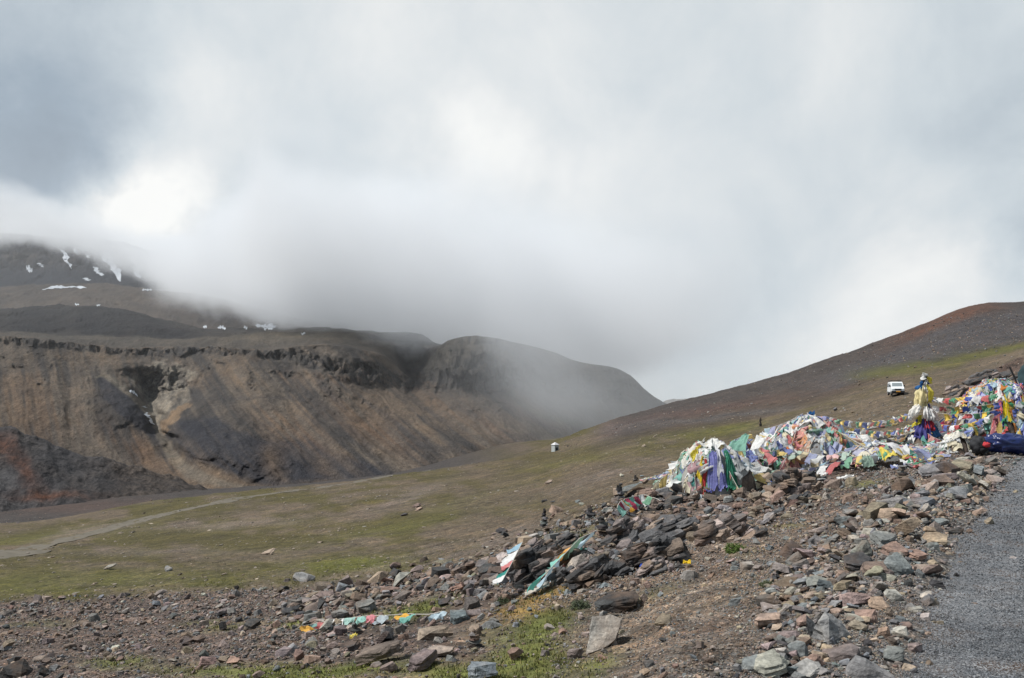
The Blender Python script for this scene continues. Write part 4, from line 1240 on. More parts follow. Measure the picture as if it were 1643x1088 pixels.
def place_stones(n, u0, u1, v0, v1, want, smin, smax, where, grp, seed):
    rg = np.random.default_rng(seed)
    Q = sample_ground(n * 14, u0, u1, v0, v1, rg)
    den, near, berm, bank, gr, u, v, ro, slope = zone_density(Q)
    ok = np.nonzero(rg.random(len(Q)) < want(den, near, berm, bank, gr, u, v, ro, slope))[0][:n]
    cols, kk = stone_colours(len(Q), u, ro, near, slope, np.clip(bank, 0, 1), rg)
    for i in ok:
        s = float(smin * (smax / smin) ** (rg.random() ** 1.6)) * Q[i, 1] / FP
        o = link('stone', STONE_MESH[rg.integers(0, len(STONE_MESH))])
        f = rg.uniform(0.28, 0.62)
        o.scale = (s, s * rg.uniform(0.6, 1.0), s * f)
        o.rotation_euler = (rg.uniform(-0.35, 0.35), rg.uniform(-0.4, 0.25), rg.uniform(0, 6.28))
        o.location = (Q[i, 0], Q[i, 1], Q[i, 2] + s * f * 0.28)
        o.color = (*[float(x) for x in cols[i]], 1)
        nm = ADJ[NAMES[int(np.clip(kk[i], 0, 9))]]
        tag(o, f'{nm} angular stone {where}', 'stone', grp)


place_stones(100, 1240, 1640, 735, 1090, lambda den, near, berm, bank, gr, u, v, ro, s: berm * (den > 0) * 0.9, 12, 34, 'in the rubble strip along the gravel road', 'stones along the gravel road edge', 21)
place_stones(58, 430, 900, 900, 1088, lambda den, near, berm, bank, gr, u, v, ro, s: den * (v > 915 - (u - 600) * 0.1), 14, 40, 'in the scree around the small flag line', 'stones of the left scree', 22)
place_stones(14, 0, 480, 1000, 1085, lambda den, near, berm, bank, gr, u, v, ro, s: den * sm(v, 980, 1040), 10, 26, 'in the far left scree', 'stones of the far left scree', 23)
place_stones(40, 880, 1330, 770, 930, lambda den, near, berm, bank, gr, u, v, ro, s: den, 10, 30, 'in the rocky slope under the flag mounds', 'stones under the flag mounds', 24)

# bedrock ledges: each ledge is one mass of tilted slate layers
def ledge(u, v, w, h, n, label, seed, shade=1.0, dip=0.45):
    rg = np.random.default_rng(seed)
    p, _ = hit(u, v + h * 0.5)
    d = p.y
    W, H = w * d / FP, h * d / FP
    VV_, FF_, CC_ = [], [], []
    off = 0
    for k in range(n):
        fx, fz = rg.uniform(-0.5, 0.5), rg.random()
        L_ = W * rg.uniform(0.25, 0.6) * (1 - 0.35 * fz)
        V, F = detailed_stone('slab', rg, (L_, L_ * rg.uniform(0.6, 0.95), H * rg.uniform(0.14, 0.34)), cuts=2, amp=0.05)
        M = np.array(Euler((rg.uniform(0.0, 0.35), -dip + rg.uniform(-0.15, 0.15), rg.uniform(-0.5, 0.5))).to_matrix())
        V = V @ M.T
        x = p.x + fx * W * (1 - 0.4 * fz)
        y = p.y + W * 0.15 + fz * W * 0.18 + rg.uniform(-0.1, 0.1) * W
        z = p.z + H * (0.02 + 0.72 * fz * (1 - 0.6 * abs(fx)))
        zg = fast_ground_z(x, y)
        V = V + [x, y, max(z, zg)]
        VV_.append(V); FF_.append(F + off); off += len(V)
        c = np.array(PAL[('black', 'dark', 'brown', 'dark', 'purple')[rg.integers(0, 5)]]) * rg.uniform(0.8, 1.3) * shade
        CC_.append(np.repeat(c[None], len(V), 0))
    V = np.concatenate(VV_) - [p.x, p.y, p.z]
    o = link('rock_ledge', new_mesh('rock_ledge', V, np.concatenate(FF_), MRUB, np.concatenate(CC_), False), loc=p)
    tag(o, label, 'rock ledge')
    return o


ledge(842, 905, 78, 66, 30, 'black split ledge with a white and red flag string hanging over its left side', 1)
ledge(872, 876, 70, 26, 18, 'dark brown ledge with a tall thin cairn on top', 2)
ledge(925, 868, 70, 34, 20, 'dark ledge above the long green flag string', 3)
ledge(1010, 850, 80, 46, 26, 'brown broken ledge between the square block and the flag mound', 4, 1.3)
ledge(1090, 845, 110, 50, 34, 'grey-brown ledge below the nearest flag mound', 5, 1.7)
ledge(1170, 845, 100, 50, 30, 'rubbly ledge right below the nearest flag mound', 6, 1.8)
ledge(1280, 768, 80, 50, 34, 'dark pile of flat slates in front of the second flag mound', 7, 1.2, 0.1)
ledge(752, 910, 50, 26, 18, 'small dark stack of slates on the scree crest left of the outcrop', 8, 1.1, 0.2)
ledge(905, 920, 60, 30, 18, 'brown ledge under the long green flag string', 9, 1.6)
ledge(1060, 905, 60, 26, 16, 'dark ledge holding a scrap of blue cloth', 10, 1.3)
ledge(895, 893, 90, 52, 26, 'black ledge behind the upper end of the long green flag string', 21, 0.8)
ledge(965, 912, 100, 46, 26, 'dark brown ledge below the square block with its stack of slates', 22, 0.9)
ledge(1055, 880, 110, 48, 28, 'dark broken ledge left of the rubbly ledge', 23, 0.9)
ledge(1545, 625, 60, 22, 26, 'dark broken foot of the cut bank behind the flag strings', 12, 1.3)
ledge(1610, 600, 90, 30, 34, 'dark broken cut bank at the right edge behind the flag mound', 13, 1.3)

# ------------------------------------------------------------------ cairns of stacked stones
def cairn(u, vbase, w, h, n, label, seed, col=('dark', 'grey', 'brown', 'black'), group='small stacked-stone cairns', lift=0.0):
    rg = np.random.default_rng(seed)
    p, _ = hit(u, vbase)
    d = p.y
    W, H = w * d / FP, h * d / FP
    t = thing('cairn', label, 'cairn', p + Vector((0, 0.1, lift)), 0, group)
    z = -0.03
    hs = rg.uniform(0.7, 1.3, n); hs = hs / hs.sum() * H
    for k in range(n):
        s = W * (1 - 0.62 * k / max(1, n - 1)) * rg.uniform(0.8, 1.15)
        o = link('stone', STONE_MESH[(k * 5 + seed) % len(STONE_MESH)], t, (rg.uniform(-0.1, 0.1) * W, rg.uniform(-0.1, 0.1) * W, z + hs[k] * 0.5), (rg.uniform(-0.1, 0.1), rg.uniform(-0.1, 0.1), rg.uniform(0, 6.28)))
        o.scale = (s, s * rg.uniform(0.7, 1.0), hs[k] * 1.25)
        o.color = (*jit(PAL[col[rg.integers(0, len(col))]], rg), 1)
        z += hs[k]
    return t


cairn(873, 864, 15, 28, 8, 'tall thin dark cairn standing on the brown ledge', 1, lift=0.35)
cairn(994, 808, 22, 34, 8, 'pointed dark cairn left of the nearest flag mound', 2)
cairn(968, 878, 26, 26, 6, 'squat cairn of slates on the square dark brown block', 3, lift=0.30)
cairn(760, 1041, 30, 32, 7, 'dark cairn low on the scree beside the grass', 4)
cairn(1392, 828, 18, 34, 7, 'cairn with a rusty middle stone on the slope by the road', 5, ('grey', 'rust', 'brown', 'dark'))
cairn(1351, 842, 18, 17, 4, 'lowest of the small cairns, dark stones on the brown slope', 6)
cairn(1451, 774, 24, 34, 8, 'dark cairn at the lower edge of the flag carpet', 7)
cairn(1500, 757, 18, 16, 4, 'small dark cairn among the slabs below the white cloth', 8)
cairn(1020, 772, 12, 10, 4, 'little dark cairn at the tip of the flag trail', 9)
cairn(1220, 684, 6, 14, 5, 'thin dark cairn far off on the green band of the hill', 10, ('black', 'dark'))
cairn(570, 1020, 26, 22, 5, 'dark stack of stones under the middle of the small flag line', 11)
cairn(948, 830, 22, 20, 5, 'low stack of slates left of the pointed cairn', 12)

# ------------------------------------------------------------------ cloth: flags, mounds, poles
MOUNDS = []      # (x, y, radius, height, flatness)


def add_mound(u, vb, wpx, hpx, f=0.75, dy=0.0):
    p, _ = hit(u, vb)
    d = p.y
    r = wpx * 0.5 * d / FP
    m = (p.x, p.y + r * 0.75 + dy, r, hpx * d / FP, f)
    MOUNDS.append(m)
    return m


MA = add_mound(1152, 792, 128, 74, 0.58)
MB = add_mound(1308, 752, 146, 82, 0.80)
MC = add_mound(1632, 705, 156, 92, 0.9)
MD = add_mound(1483, 714, 56, 22, 1.0)
ME = add_mound(1236, 752, 190, 58, 0.7)
MF = add_mound(1405, 752, 170, 30, 0.8)
MH = add_mound(1541, 728, 50, 30, 0.8)
MI = add_mound(1470, 742, 80, 20, 0.8)
MJ = add_mound(1080, 778, 60, 30, 0.9)
MK = add_mound(1350, 745, 190, 46, 0.8)
MAR = np.array(MOUNDS)


def surf(x, y):
    x = np.asarray(x, float); y = np.asarray(y, float)
    z = h_ground(x, y)
    n = 1 + 0.22 * fbm(x * 1.6, y * 1.6 + 2, oct=3)
    b = 0
    for (cx, cy, r, hh, f) in MOUNDS:
        q = np.clip(1 - ((x - cx) ** 2 + (y - cy) ** 2) / (r * n) ** 2, 0, 1)
        b = np.maximum(b, hh * q ** f)
    return z + b + (b > 0.02) * 0.05 * fbm(x * 4, y * 4, oct=2)


def mound_core(m, label, name='stone_mound'):
    r, a = np.linspace(0, 1.12, 26), np.linspace(0, 2 * math.pi, 61)
    RR, AA = np.meshgrid(r, a, indexing='ij')
    X = m[0] + RR * m[2] * np.cos(AA); Y = m[1] + RR * m[2] * np.sin(AA)
    Z = surf(X, Y) - 0.06 + 0.05 * fbm(X * 5, Y * 5, oct=3) - 0.3 * (RR > 1.08)
    V = np.stack([X, Y, Z], -1).reshape(-1, 3)
    base = np.array([m[0], m[1], float(surf(m[0], m[1])) - m[3]])
    cc = np.zeros((len(V), 3)) + np.array(PAL['brown']) * 0.8
    o = link(name, new_mesh(name, V - base, grid_faces(26, 61)[:, ::-1], MRUB, cc, True), loc=base)
    tag(o, label, 'stone mound')


mound_core(MA, 'heap of stones inside the nearest mound, buried under pale streaming flags')
mound_core(MB, 'heap of stones inside the second mound with blue flags on its peak')
mound_core(MC, 'heap of stones at the right edge under brightly coloured flags')
mound_core(MD, 'low heap of stones at the foot of the scarf-wrapped pole')
mound_core(MH, 'low heap of stones under the crumpled white cloth')

BLUE, WHITE, RED, GREEN, YELLOW = (0.035, 0.085, 0.42), (0.78, 0.78, 0.77), (0.56, 0.045, 0.050), (0.035, 0.26, 0.12), (0.74, 0.50, 0.03)
ORANGE, TEAL, SKY, CREAM, LILAC, MAROON, SEA, SALMON, GREY_ = (0.70, 0.25, 0.05), (0.06, 0.33, 0.29), (0.32, 0.50, 0.62), (0.72, 0.64, 0.44), (0.34, 0.34, 0.58), (0.30, 0.03, 0.07), (0.20, 0.52, 0.44), (0.70, 0.26, 0.20), (0.34, 0.37, 0.38)
PRAYER = [BLUE, WHITE, RED, GREEN, YELLOW]


def fade_c(c, k, rg):
    w = np.array([0.64, 0.65, 0.63])
    q = np.array(c) * (1 - k) + w * k
    return tuple(float(x) for x in np.clip(q * rg.uniform(0.85, 1.1), 0, 0.85))


def resample(pts, step):
    P = np.array([p[:] for p in pts], float)
    s = np.concatenate([[0], np.cumsum(np.linalg.norm(np.diff(P, axis=0), axis=1))])
    n = max(2, int(s[-1] / step) + 1)
    q = np.linspace(0, s[-1], n)
    return np.stack([np.interp(q, s, P[:, k]) for k in range(3)], 1), s[-1]


def cord_mesh(Pw, r, base):
    n = len(Pw)
    T = np.gradient(Pw, axis=0); T /= np.maximum(np.linalg.norm(T, axis=1), 1e-6)[:, None]
    A = np.cross(T, [0.1, 0.2, 1.0]); A /= np.maximum(np.linalg.norm(A, axis=1), 1e-6)[:, None]
    B = np.cross(T, A)
    an = np.linspace(0, 2 * math.pi, 6)[:-1]
    V = Pw[:, None] + r * (np.cos(an)[None, :, None] * A[:, None] + np.sin(an)[None, :, None] * B[:, None])
    F = []
    for i in range(n - 1):
        for k in range(5):
            F.append((i * 5 + k, i * 5 + (k + 1) % 5, (i + 1) * 5 + (k + 1) % 5, (i + 1) * 5 + k))
    return new_mesh('cord', V.reshape(-1, 3) - base, F, MCORD)


def flag_string(label, pts, colours, fw=0.26, fh=0.30, gap=0.02, side=0.0, down=1.0, wave=0.04, crumple=0.05, clamp=True, group=None, seed=0, lift=0.02, taper=0.0, cord=True, name='prayer_flag_string'):
    """a cord with cloth flags sewn along it; flags hang (down) or lie over to one side (side) and rest on whatever is below them"""
    rg = np.random.default_rng(seed + 1000)
    Pd, Ltot = resample(pts, 0.05)
    base = Pd[len(Pd) // 2].copy()
    t = thing(name, label, 'prayer flags', tuple(base), 0, group)
    if cord:
        link('cord', cord_mesh(Pd[::2] if len(Pd) > 8 else Pd, 0.008, base), t)
    S = np.linspace(0, Ltot, len(Pd))
    n = max(1, int(Ltot / (fw + gap)))
    na, nb = 7, 7
    for k in range(n):
        if rg.random() < 0.06 and n > 4:
            continue
        w = fw * rg.uniform(0.8, 1.1); h = fh * rg.uniform(0.75, 1.15)
        s0 = (k + 0.5) * Ltot / n - w / 2
        a = np.linspace(0, 1, na)[:, None] * np.ones((1, nb)); b = np.ones((na, 1)) * np.linspace(0, 1, nb)[None]
        sq = np.clip(s0 + a * w, 0, Ltot)
        top = np.stack([np.interp(sq, S, Pd[:, i]) for i in range(3)], -1)
        i0 = int(np.clip((s0 + w / 2) / Ltot * (len(Pd) - 1), 1, len(Pd) - 2))
        T = Pd[min(i0 + 2, len(Pd) - 1)] - Pd[max(i0 - 2, 0)]; T /= np.linalg.norm(T) + 1e-9
        sd_ = np.cross(T, [0, 0, 1.0]); sd_ /= np.linalg.norm(sd_) + 1e-9
        H = sd_ * (side + rg.normal(0, 0.18)) + np.array([0, 0, -1.0]) * down + T * rg.normal(0, 0.12)
        H /= np.linalg.norm(H) + 1e-9
        Nn = np.cross(T, H); Nn /= np.linalg.norm(Nn) + 1e-9
        ph = rg.uniform(0, 6.28, 3)
        fold = np.sin(a * rg.uniform(5, 11) + ph[0] + b * 1.5) * wave * (0.25 + 0.9 * b) + np.sin(b * rg.uniform(3, 6) + ph[1]) * wave * 0.7 * b
        cr = fbm(a * 2.4 + ph[0] * 9, b * 2.4 + ph[1] * 9, oct=3) * crumple * (0.2 + b)
        shrink = 1 - taper * b
        mid = top.mean(0)
        Q = mid + (top - mid) * shrink[..., None] + H * (b * h)[..., None] + Nn * (fold + cr)[..., None] + T * (0.05 * np.sin(b * 3 + ph[2]) * b * h)[..., None]
        if clamp:
            zs = surf(Q[..., 0], Q[..., 1]) + lift + np.abs(fold + cr) * 0.8
            Q[..., 2] = np.maximum(Q[..., 2], zs)
        me = new_mesh('flag', Q.reshape(-1, 3) - base, grid_faces(na, nb), MCLOTH)
        o = link('flag', me, t)
        c = colours[k % len(colours)]
        o.color = (*fade_c(c, rg.uniform(0.0, 0.10), rg), 1)
    return t


def gpath(pix, lift=0.05, sag=0.0):
    """waypoints seen in the photograph, laid over the ground or the mound under them"""
    P = []
    for q in pix:
        if len(q) == 3:
            P.append(np.array(px(*q)[:]))
        else:
            p, _ = hit(q[0], q[1])
            P.append(np.array([p.x, p.y, float(surf(p.x, p.y)) + lift]))
    out = []
    for a, b in zip(P[:-1], P[1:]):
        m = 14
        for k in range(m):
            f = k / m
            q = a * (1 - f) + b * f
            q[2] -= sag * 4 * f * (1 - f)
            z = float(surf(q[0], q[1])) + lift
            q[2] = max(q[2], z)
            out.append(q)
    out.append(P[-1])
    return out


WORDS = {'w': ('white', [WHITE, CREAM, WHITE, GREY_]), 'b': ('blue', [BLUE, LILAC, SKY]), 'g': ('green', [GREEN, SEA, TEAL]), 'r': ('red', [RED, SALMON, MAROON]), 'y': ('yellow', [YELLOW, CREAM, ORANGE]), 'm': ('five-colour', PRAYER), 'o': ('orange and white', [ORANGE, WHITE, SALMON])}


def side_word(phi):
    dx, dy = math.cos(phi), math.sin(phi)
    if dy > 0.75: return 'back'
    if dy < -0.72: return 'front'
    return 'left side' if dx < 0 else 'right side'


def dress(m, phis, themes, fade, where, grp, seed, fw=0.26, fh=0.34, reach=1.12, chord_p=0.3):
    rg = np.random.default_rng(seed)
    for i, phi in enumerate(phis):
        th = themes[i % len(themes)]
        word, cols = WORDS[th]
        cols = [fade_c(c, np.clip(fade + rg.uniform(-0.15, 0.15), 0, 0.9), rg) for c in cols]
        k0 = rg.integers(0, len(cols)); cols = cols[k0:] + cols[:k0]
        ph = phi + rg.uniform(-0.12, 0.12)
        r0, r1 = rg.uniform(0.02, 0.28), reach * rg.uniform(0.85, 1.2)
        chord = rg.random() < chord_p
        pts = []
        for f in np.linspace(0, 1, 22):
            r = m[2] * (r0 + (r1 - r0) * f)
            a = ph + 0.25 * (f - 0.3) * rg.choice([-1, 1]) * 0.4
            x, y = m[0] + r * math.cos(a), m[1] + r * math.sin(a)
            pts.append(np.array([x, y, float(surf(x, y)) + 0.05]))
        if chord:
            a0, a1 = pts[0], pts[-1]
            a1 = a1 + np.array([math.cos(ph), math.sin(ph), 0]) * m[2] * 0.35
            a1[2] = float(surf(a1[0], a1[1])) + 0.05
            pts = []
            for f in np.linspace(0, 1, 22):
                q = a0 * (1 - f) + a1 * f + np.array([0, 0, 0.16 - 0.35 * f * (1 - f)])
                q[2] = max(q[2], float(surf(q[0], q[1])) + 0.04)
                pts.append(q)
        state = 'faded' if fade > 0.4 else ('weathered' if fade > 0.2 else 'bright')
        flag_string(f'{state} {word} flag string down the {side_word(phi)} of {where}', pts, cols, fw * rg.uniform(0.9, 1.3), fh * rg.uniform(0.9, 1.5),
                    side=(rg.choice([-1, 1]) * 0.9 if not chord else rg.normal(0, 0.3)), down=(0.45 if not chord else 1.0), wave=0.055, crumple=0.07, group=grp, seed=seed * 100 + i, lift=0.06)


def ring(a0, a1, n):
    return list(np.linspace(a0, a1, n))


dress(MA, ring(2.9, 6.5, 15), 'wygmwrwgmwbwymgr', 0.30, 'the nearest flag mound', 'flag strings of the nearest mound', 1, 0.26, 0.40, 1.06, 0.12)
dress(MA, ring(0.4, 2.8, 6), 'wgmwyw', 0.5, 'the nearest flag mound', 'flag strings of the nearest mound', 2, 0.26, 0.36, 1.05, 0.2)
dress(MB, ring(2.8, 6.6, 18), 'bmowbgrmowbmrgomyb', 0.2, 'the second flag mound', 'flag strings of the second mound', 3, 0.26, 0.34, 1.08, 0.35)
dress(MB, ring(0.3, 2.7, 5), 'mwmbm', 0.3, 'the second flag mound', 'flag strings of the second mound', 4, 0.26, 0.34, 1.1, 0.5)
dress(MC, ring(2.6, 6.4, 20), 'mbrymwmgrmbymwrmbmgm', 0.08, 'the bright mound at the right edge', 'flag strings of the bright right-hand mound', 5, 0.26, 0.34, 1.12, 0.3)
dress(MC, ring(2.9, 5.6, 8), 'rybmgwbr', 0.05, 'the bright mound at the right edge', 'flag strings of the bright right-hand mound', 6, 0.28, 0.36, 0.8, 0.1)
dress(MD, ring(3.0, 6.4, 8), 'mbwgrmyw', 0.15, 'the stones under the scarf-wrapped pole', 'flag strings at the foot of the pole', 7, 0.24, 0.30, 1.2, 0.4)

dress(MH, ring(2.9, 6.5, 11), 'w', 0.05, 'the white cloth heap', 'white flags on the cloth heap', 8, 0.22, 0.30, 1.15, 0.2)
# big loose cloths draped over the mounds
def drape(label, m, phi0, phi1, r0, r1, col, seed, folds=9, amp=0.07, cat='cloth', lift=0.05):
    rg = np.random.default_rng(seed)
    a = np.linspace(0, 1, 40)[:, None] * np.ones((1, 22)); b = np.ones((40, 1)) * np.linspace(0, 1, 22)[None]
    r = m[2] * (r0 + (r1 - r0) * b) * (1 + 0.03 * fbm(a * 4 + seed, b * 2, oct=2))
    an = phi0 + (phi1 - phi0) * (0.5 + (a - 0.5) * (0.45 + 0.65 * b)) + 0.03 * fbm(a * 2 + seed, b * 3, oct=3)
    X = m[0] + r * np.cos(an); Y = m[1] + r * np.sin(an)
    fo = (np.sin(a * folds * 3.14 + seed + b * 1.4 + 3.5 * fbm(a * 2.3 + seed, b * 1.2, oct=2)) * amp * 0.5 + amp * (1 + 1.1 * fbm(a * folds * 0.9 + seed, b * 2.2 + seed, oct=3))) * (0.35 + 0.9 * b)
    fo = np.maximum(fo, 0)
    Z = surf(X, Y) + lift + fo + 0.03 * fbm(a * 7, b * 7 + seed, oct=3)
    base = np.array([X.mean(), Y.mean(), Z.min()])
    o = link('draped_cloth', new_mesh('draped_cloth', np.stack([X, Y, Z], -1).reshape(-1, 3) - base, grid_faces(40, 22), MCLOTH), loc=base)
    o.color = (*col, 1)
    tag(o, label, cat)


drape('long lilac-blue cloth hanging down the front of the nearest flag mound', MA, 4.36, 4.86, 0.60, 1.10, (0.20, 0.21, 0.47), 3, 13, 0.06, lift=0.14)
drape('white shiny cloth over the upper front of the nearest flag mound', MA, 3.6, 5.5, 0.06, 0.50, (0.78, 0.78, 0.75), 4, 12, 0.05, lift=0.09)
drape('white strip of cloth laid over the lilac one as its streak on the nearest flag mound', MA, 4.66, 4.80, 0.5, 1.0, (0.78, 0.78, 0.80), 24, 3, 0.05, lift=0.22)  # white streak of the lilac cloth, built as its own strip
drape('yellow strip of cloth low on the left front of the nearest flag mound', MA, 4.12, 4.26, 0.72, 1.02, (0.74, 0.56, 0.05), 25, 3, 0.05, lift=0.13)
drape('red strip of cloth low on the left front of the nearest flag mound', MA, 4.27, 4.38, 0.8, 1.08, (0.58, 0.07, 0.07), 26, 3, 0.05, lift=0.13)
drape('olive-yellow strip of cloth high on the left flank of the nearest flag mound', MA, 3.75, 3.95, 0.45, 0.8, (0.66, 0.56, 0.08), 27, 3, 0.05, lift=0.13)
drape('cream cloth over the top left of the nearest flag mound', MA, 3.3, 4.2, 0.15, 0.85, (0.68, 0.66, 0.60), 5, 7, 0.05)
drape('long green cloth hanging down the front right of the nearest flag mound', MA, 4.84, 5.22, 0.62, 1.14, (0.045, 0.22, 0.14), 6, 9, 0.06, lift=0.13)
drape('grey-white cloth on the right flank of the nearest flag mound', MA, 5.3, 6.0, 0.4, 1.0, (0.48, 0.49, 0.48), 7, 7, 0.05)
drape('white cloth spread over the crest of the second flag mound', MB, 3.5, 5.8, 0.05, 0.5, (0.74, 0.73, 0.70), 8, 8, 0.06)
drape('dark blue cloth bunched on the very peak of the second flag mound', MB, 5.3, 6.4, 0.02, 0.22, (0.02, 0.10, 0.26), 9, 3, 0.08)
drape('crumpled white cloth heaped by the road end of the flag carpet', MH, 3.3, 5.9, 0.0, 0.8, (0.76, 0.73, 0.64), 10, 7, 0.06)
drape('orange cloth on the left shoulder of the second flag mound', MB, 3.75, 4.05, 0.45, 0.8, (0.66, 0.20, 0.07), 11, 3, 0.05)
drape('green cloth hanging left of the second flag mound', MB, 3.2, 3.5, 0.85, 1.25, (0.05, 0.27, 0.11), 12, 3, 0.05)
drape('yellow cloth on the front of the bright right-hand mound', MC, 4.35, 4.6, 0.5, 0.75, (0.78, 0.60, 0.03), 13, 3, 0.05)
drape('white cloth streak on the upper front of the bright right-hand mound', MC, 4.1, 4.45, 0.2, 0.6, (0.74, 0.74, 0.72), 14, 3, 0.05)

drape('white sheet spread over the rise between the first two mounds', ME, 4.3, 5.3, 0.25, 0.9, (0.76, 0.76, 0.74), 31, 9, 0.05, lift=0.12)
drape('pale green sheet on the left of the rise between the mounds', ME, 3.6, 4.2, 0.35, 0.85, (0.22, 0.42, 0.34), 32, 5, 0.05, lift=0.11)
drape('pale blue sheet on the swell right of the second mound', MK, 4.7, 5.3, 0.4, 0.9, (0.40, 0.50, 0.66), 33, 6, 0.05, lift=0.12)
drape('white sheet lying on the swell right of the second mound', MK, 5.3, 6.0, 0.3, 0.85, (0.76, 0.75, 0.73), 34, 6, 0.05, lift=0.12)
drape('grey-green square of cloth at the lower edge of the flag carpet', MF, 4.3, 4.65, 0.7, 1.05, (0.24, 0.33, 0.27), 35, 4, 0.04, lift=0.12)
drape('large yellow square of cloth at the lower edge of the flag carpet', MF, 4.75, 5.05, 0.65, 1.0, (0.72, 0.58, 0.12), 36, 4, 0.04, lift=0.13)
drape('whitish sheet over the back of the swell before the pole', MF, 5.2, 6.2, 0.3, 0.9, (0.66, 0.66, 0.65), 37, 6, 0.05, lift=0.10)
drape('pale worn cloth layer wrapped all round the nearest flag mound', MA, 2.9, 6.6, 0.0, 1.02, (0.40, 0.39, 0.36), 21, 26, 0.025, lift=0.0)
drape('dull worn cloth layer wrapped round the second flag mound', MB, 2.9, 6.5, 0.0, 0.98, (0.36, 0.36, 0.36), 22, 22, 0.025, lift=0.0)
# flags stretched between the pole, the mounds and the ground
AIR = [
    ('top flag string stretched from the pole to the bright mound', [(1492, 637, 43), (1545, 637, 41), (1602, 631, 39)], 0.36, 0.27, 0),
    ('second flag string stretched from the pole to the bright mound', [(1492, 650, 43), (1550, 652, 41), (1602, 645, 38.5)], 0.36, 0.27, 1),
    ('third flag string stretched from the pole to the bright mound', [(1492, 660, 42.5), (1545, 664, 40), (1600, 657, 38)], 0.36, 0.27, 2),
    ('low sagging flag string from the pole foot to the bright mound', [(1494, 678, 42), (1540, 682, 40), (1595, 664, 38)], 0.36, 0.28, 3),
    ('flag string just above ground between pole foot and bright mound', [(1490, 694, 41), (1535, 690, 39), (1590, 676, 37)], 0.36, 0.28, 4),
    ('flag string stretched from the second mound peak to the pole', [(1325, 668, 33.5), (1395, 678, 37), (1465, 664, 42)], 0.30, 0.22, 5),
    ('lower flag string sagging from the second mound towards the pole', [(1335, 676, 33.5), (1390, 690, 35), (1440, 690, 38), (1476, 676, 42)], 0.30, 0.24, 6),
    ('white flag string sagging down the right of the second mound', [(1318, 690, 32.2), (1350, 716, 31.5), (1385, 733, 31)], 0.30, 0.34, 7),
    ('flag string running from the nearest mound up to the second mound peak', [(1170, 722, 29), (1215, 720, 30), (1255, 702, 31.5), (1292, 676, 33)], 0.30, 0.34, 8),
    ('green and orange flag string from the nearest mound to the second mound', [(1180, 728, 28.6), (1225, 728, 29.5), (1280, 706, 31.5)], 0.32, 0.34, 9),
]
for i, (lab, pix, fw, fh, k) in enumerate(AIR):
    rg = np.random.default_rng(60 + i)
    cols = [fade_c(c, (0.10 if i < 5 else 0.25), rg) for c in PRAYER]
    cols = cols[k % 5:] + cols[:k % 5]
    flag_string(lab, gpath(pix, 0.04, 0.06), cols, fw, fh, side=rg.normal(0, 0.8), wave=0.08, crumple=0.10, group='flag strings stretched between pole and mounds', seed=600 + i, gap=0.10)

# the carpet of flags lying between the mounds
rg = np.random.default_rng(77)
CARPET = [
    ('flags hanging over the near side of the rise between the mounds', [(1190, 742), (1235, 722), (1285, 715)], 0.25, 3),
    ('second row of flags on the rise between the mounds', [(1195, 750), (1240, 736), (1290, 726)], 0.25, 3),
    ('flags over the low swell right of the second mound', [(1335, 728), (1380, 712), (1440, 712)], 0.25, 3),
    ('row of flags half way down the swell right of the second mound', [(1320, 744), (1380, 732), (1450, 728)], 0.25, 3),
    ('flags along the top of the low swell before the pole', [(1370, 722), (1420, 720), (1465, 722)], 0.2, 3),
    ('pale flags strewn over the stones right of the nearest mound', [(1185, 770), (1230, 752), (1290, 742)], 0.45, 3),
    ('red and white flags lying right of the nearest mound', [(1195, 757), (1240, 748), (1262, 738)], 0.2, 2),
    ('flags strewn across the rise between the first two mounds', [(1180, 735), (1225, 727), (1270, 722)], 0.35, 3),
    ('flags lying in front of the second mound on the left', [(1240, 742), (1290, 735), (1330, 740)], 0.4, 3),
    ('blue-white flags along the front foot of the second mound', [(1290, 752), (1340, 750), (1390, 748)], 0.35, 3),
    ('yellow and blue flags at the lower edge of the flag carpet', [(1305, 762), (1350, 757), (1400, 756)], 0.1, 2),
    ('line of flags with a large grey-green one in the flag carpet', [(1370, 752), (1410, 750), (1450, 744)], 0.2, 2),
    ('large yellow flags lying at the lower carpet edge', [(1405, 752), (1425, 750), (1445, 746)], 0.1, 1),
    ('pale flags heaped right of the second mound', [(1345, 733), (1385, 724), (1430, 722)], 0.45, 3),
    ('flags trailing from the second mound over the ground behind', [(1350, 712), (1400, 706), (1450, 706)], 0.35, 2),
    ('flags lying between the second mound and the pole foot', [(1390, 738), (1440, 727), (1480, 720)], 0.35, 3),
    ('red and green flags in front of the pole foot', [(1440, 742), (1475, 735), (1505, 728)], 0.05, 2),
    ('blue and red flags at the carpet edge below the pole', [(1445, 752), (1475, 750), (1505, 745)], 0.15, 2),
    ('pale flags trailing from the pole foot to the white cloth', [(1460, 728), (1500, 722), (1535, 714)], 0.4, 3),
    ('lilac flags running up to the crumpled white cloth', [(1495, 737), (1520, 725), (1550, 708)], 0.4, 2),
    ('flags lying between the white cloth and the bright mound', [(1550, 706), (1575, 700), (1600, 698)], 0.2, 3),
    ('flags piled low before the bright right-hand mound', [(1570, 694), (1605, 690), (1640, 690)], 0.1, 3),
    ('flags strewn behind the second mound towards the road', [(1340, 696), (1390, 690), (1440, 684)], 0.25, 1),
    ('trail of faded flags at the left tip of the flag carpet', [(1028, 772), (1055, 768), (1088, 760)], 0.4, 2),
    ('faded flags climbing the left foot of the nearest mound', [(1060, 776), (1085, 765), (1105, 745)], 0.4, 2),
    ('pale torn flags in the hollow before the second mound', [(1225, 760), (1275, 757), (1320, 755)], 0.45, 1),
    ('dull flags lying behind the pole foot', [(1420, 716), (1460, 712), (1500, 706)], 0.3, 2),
]
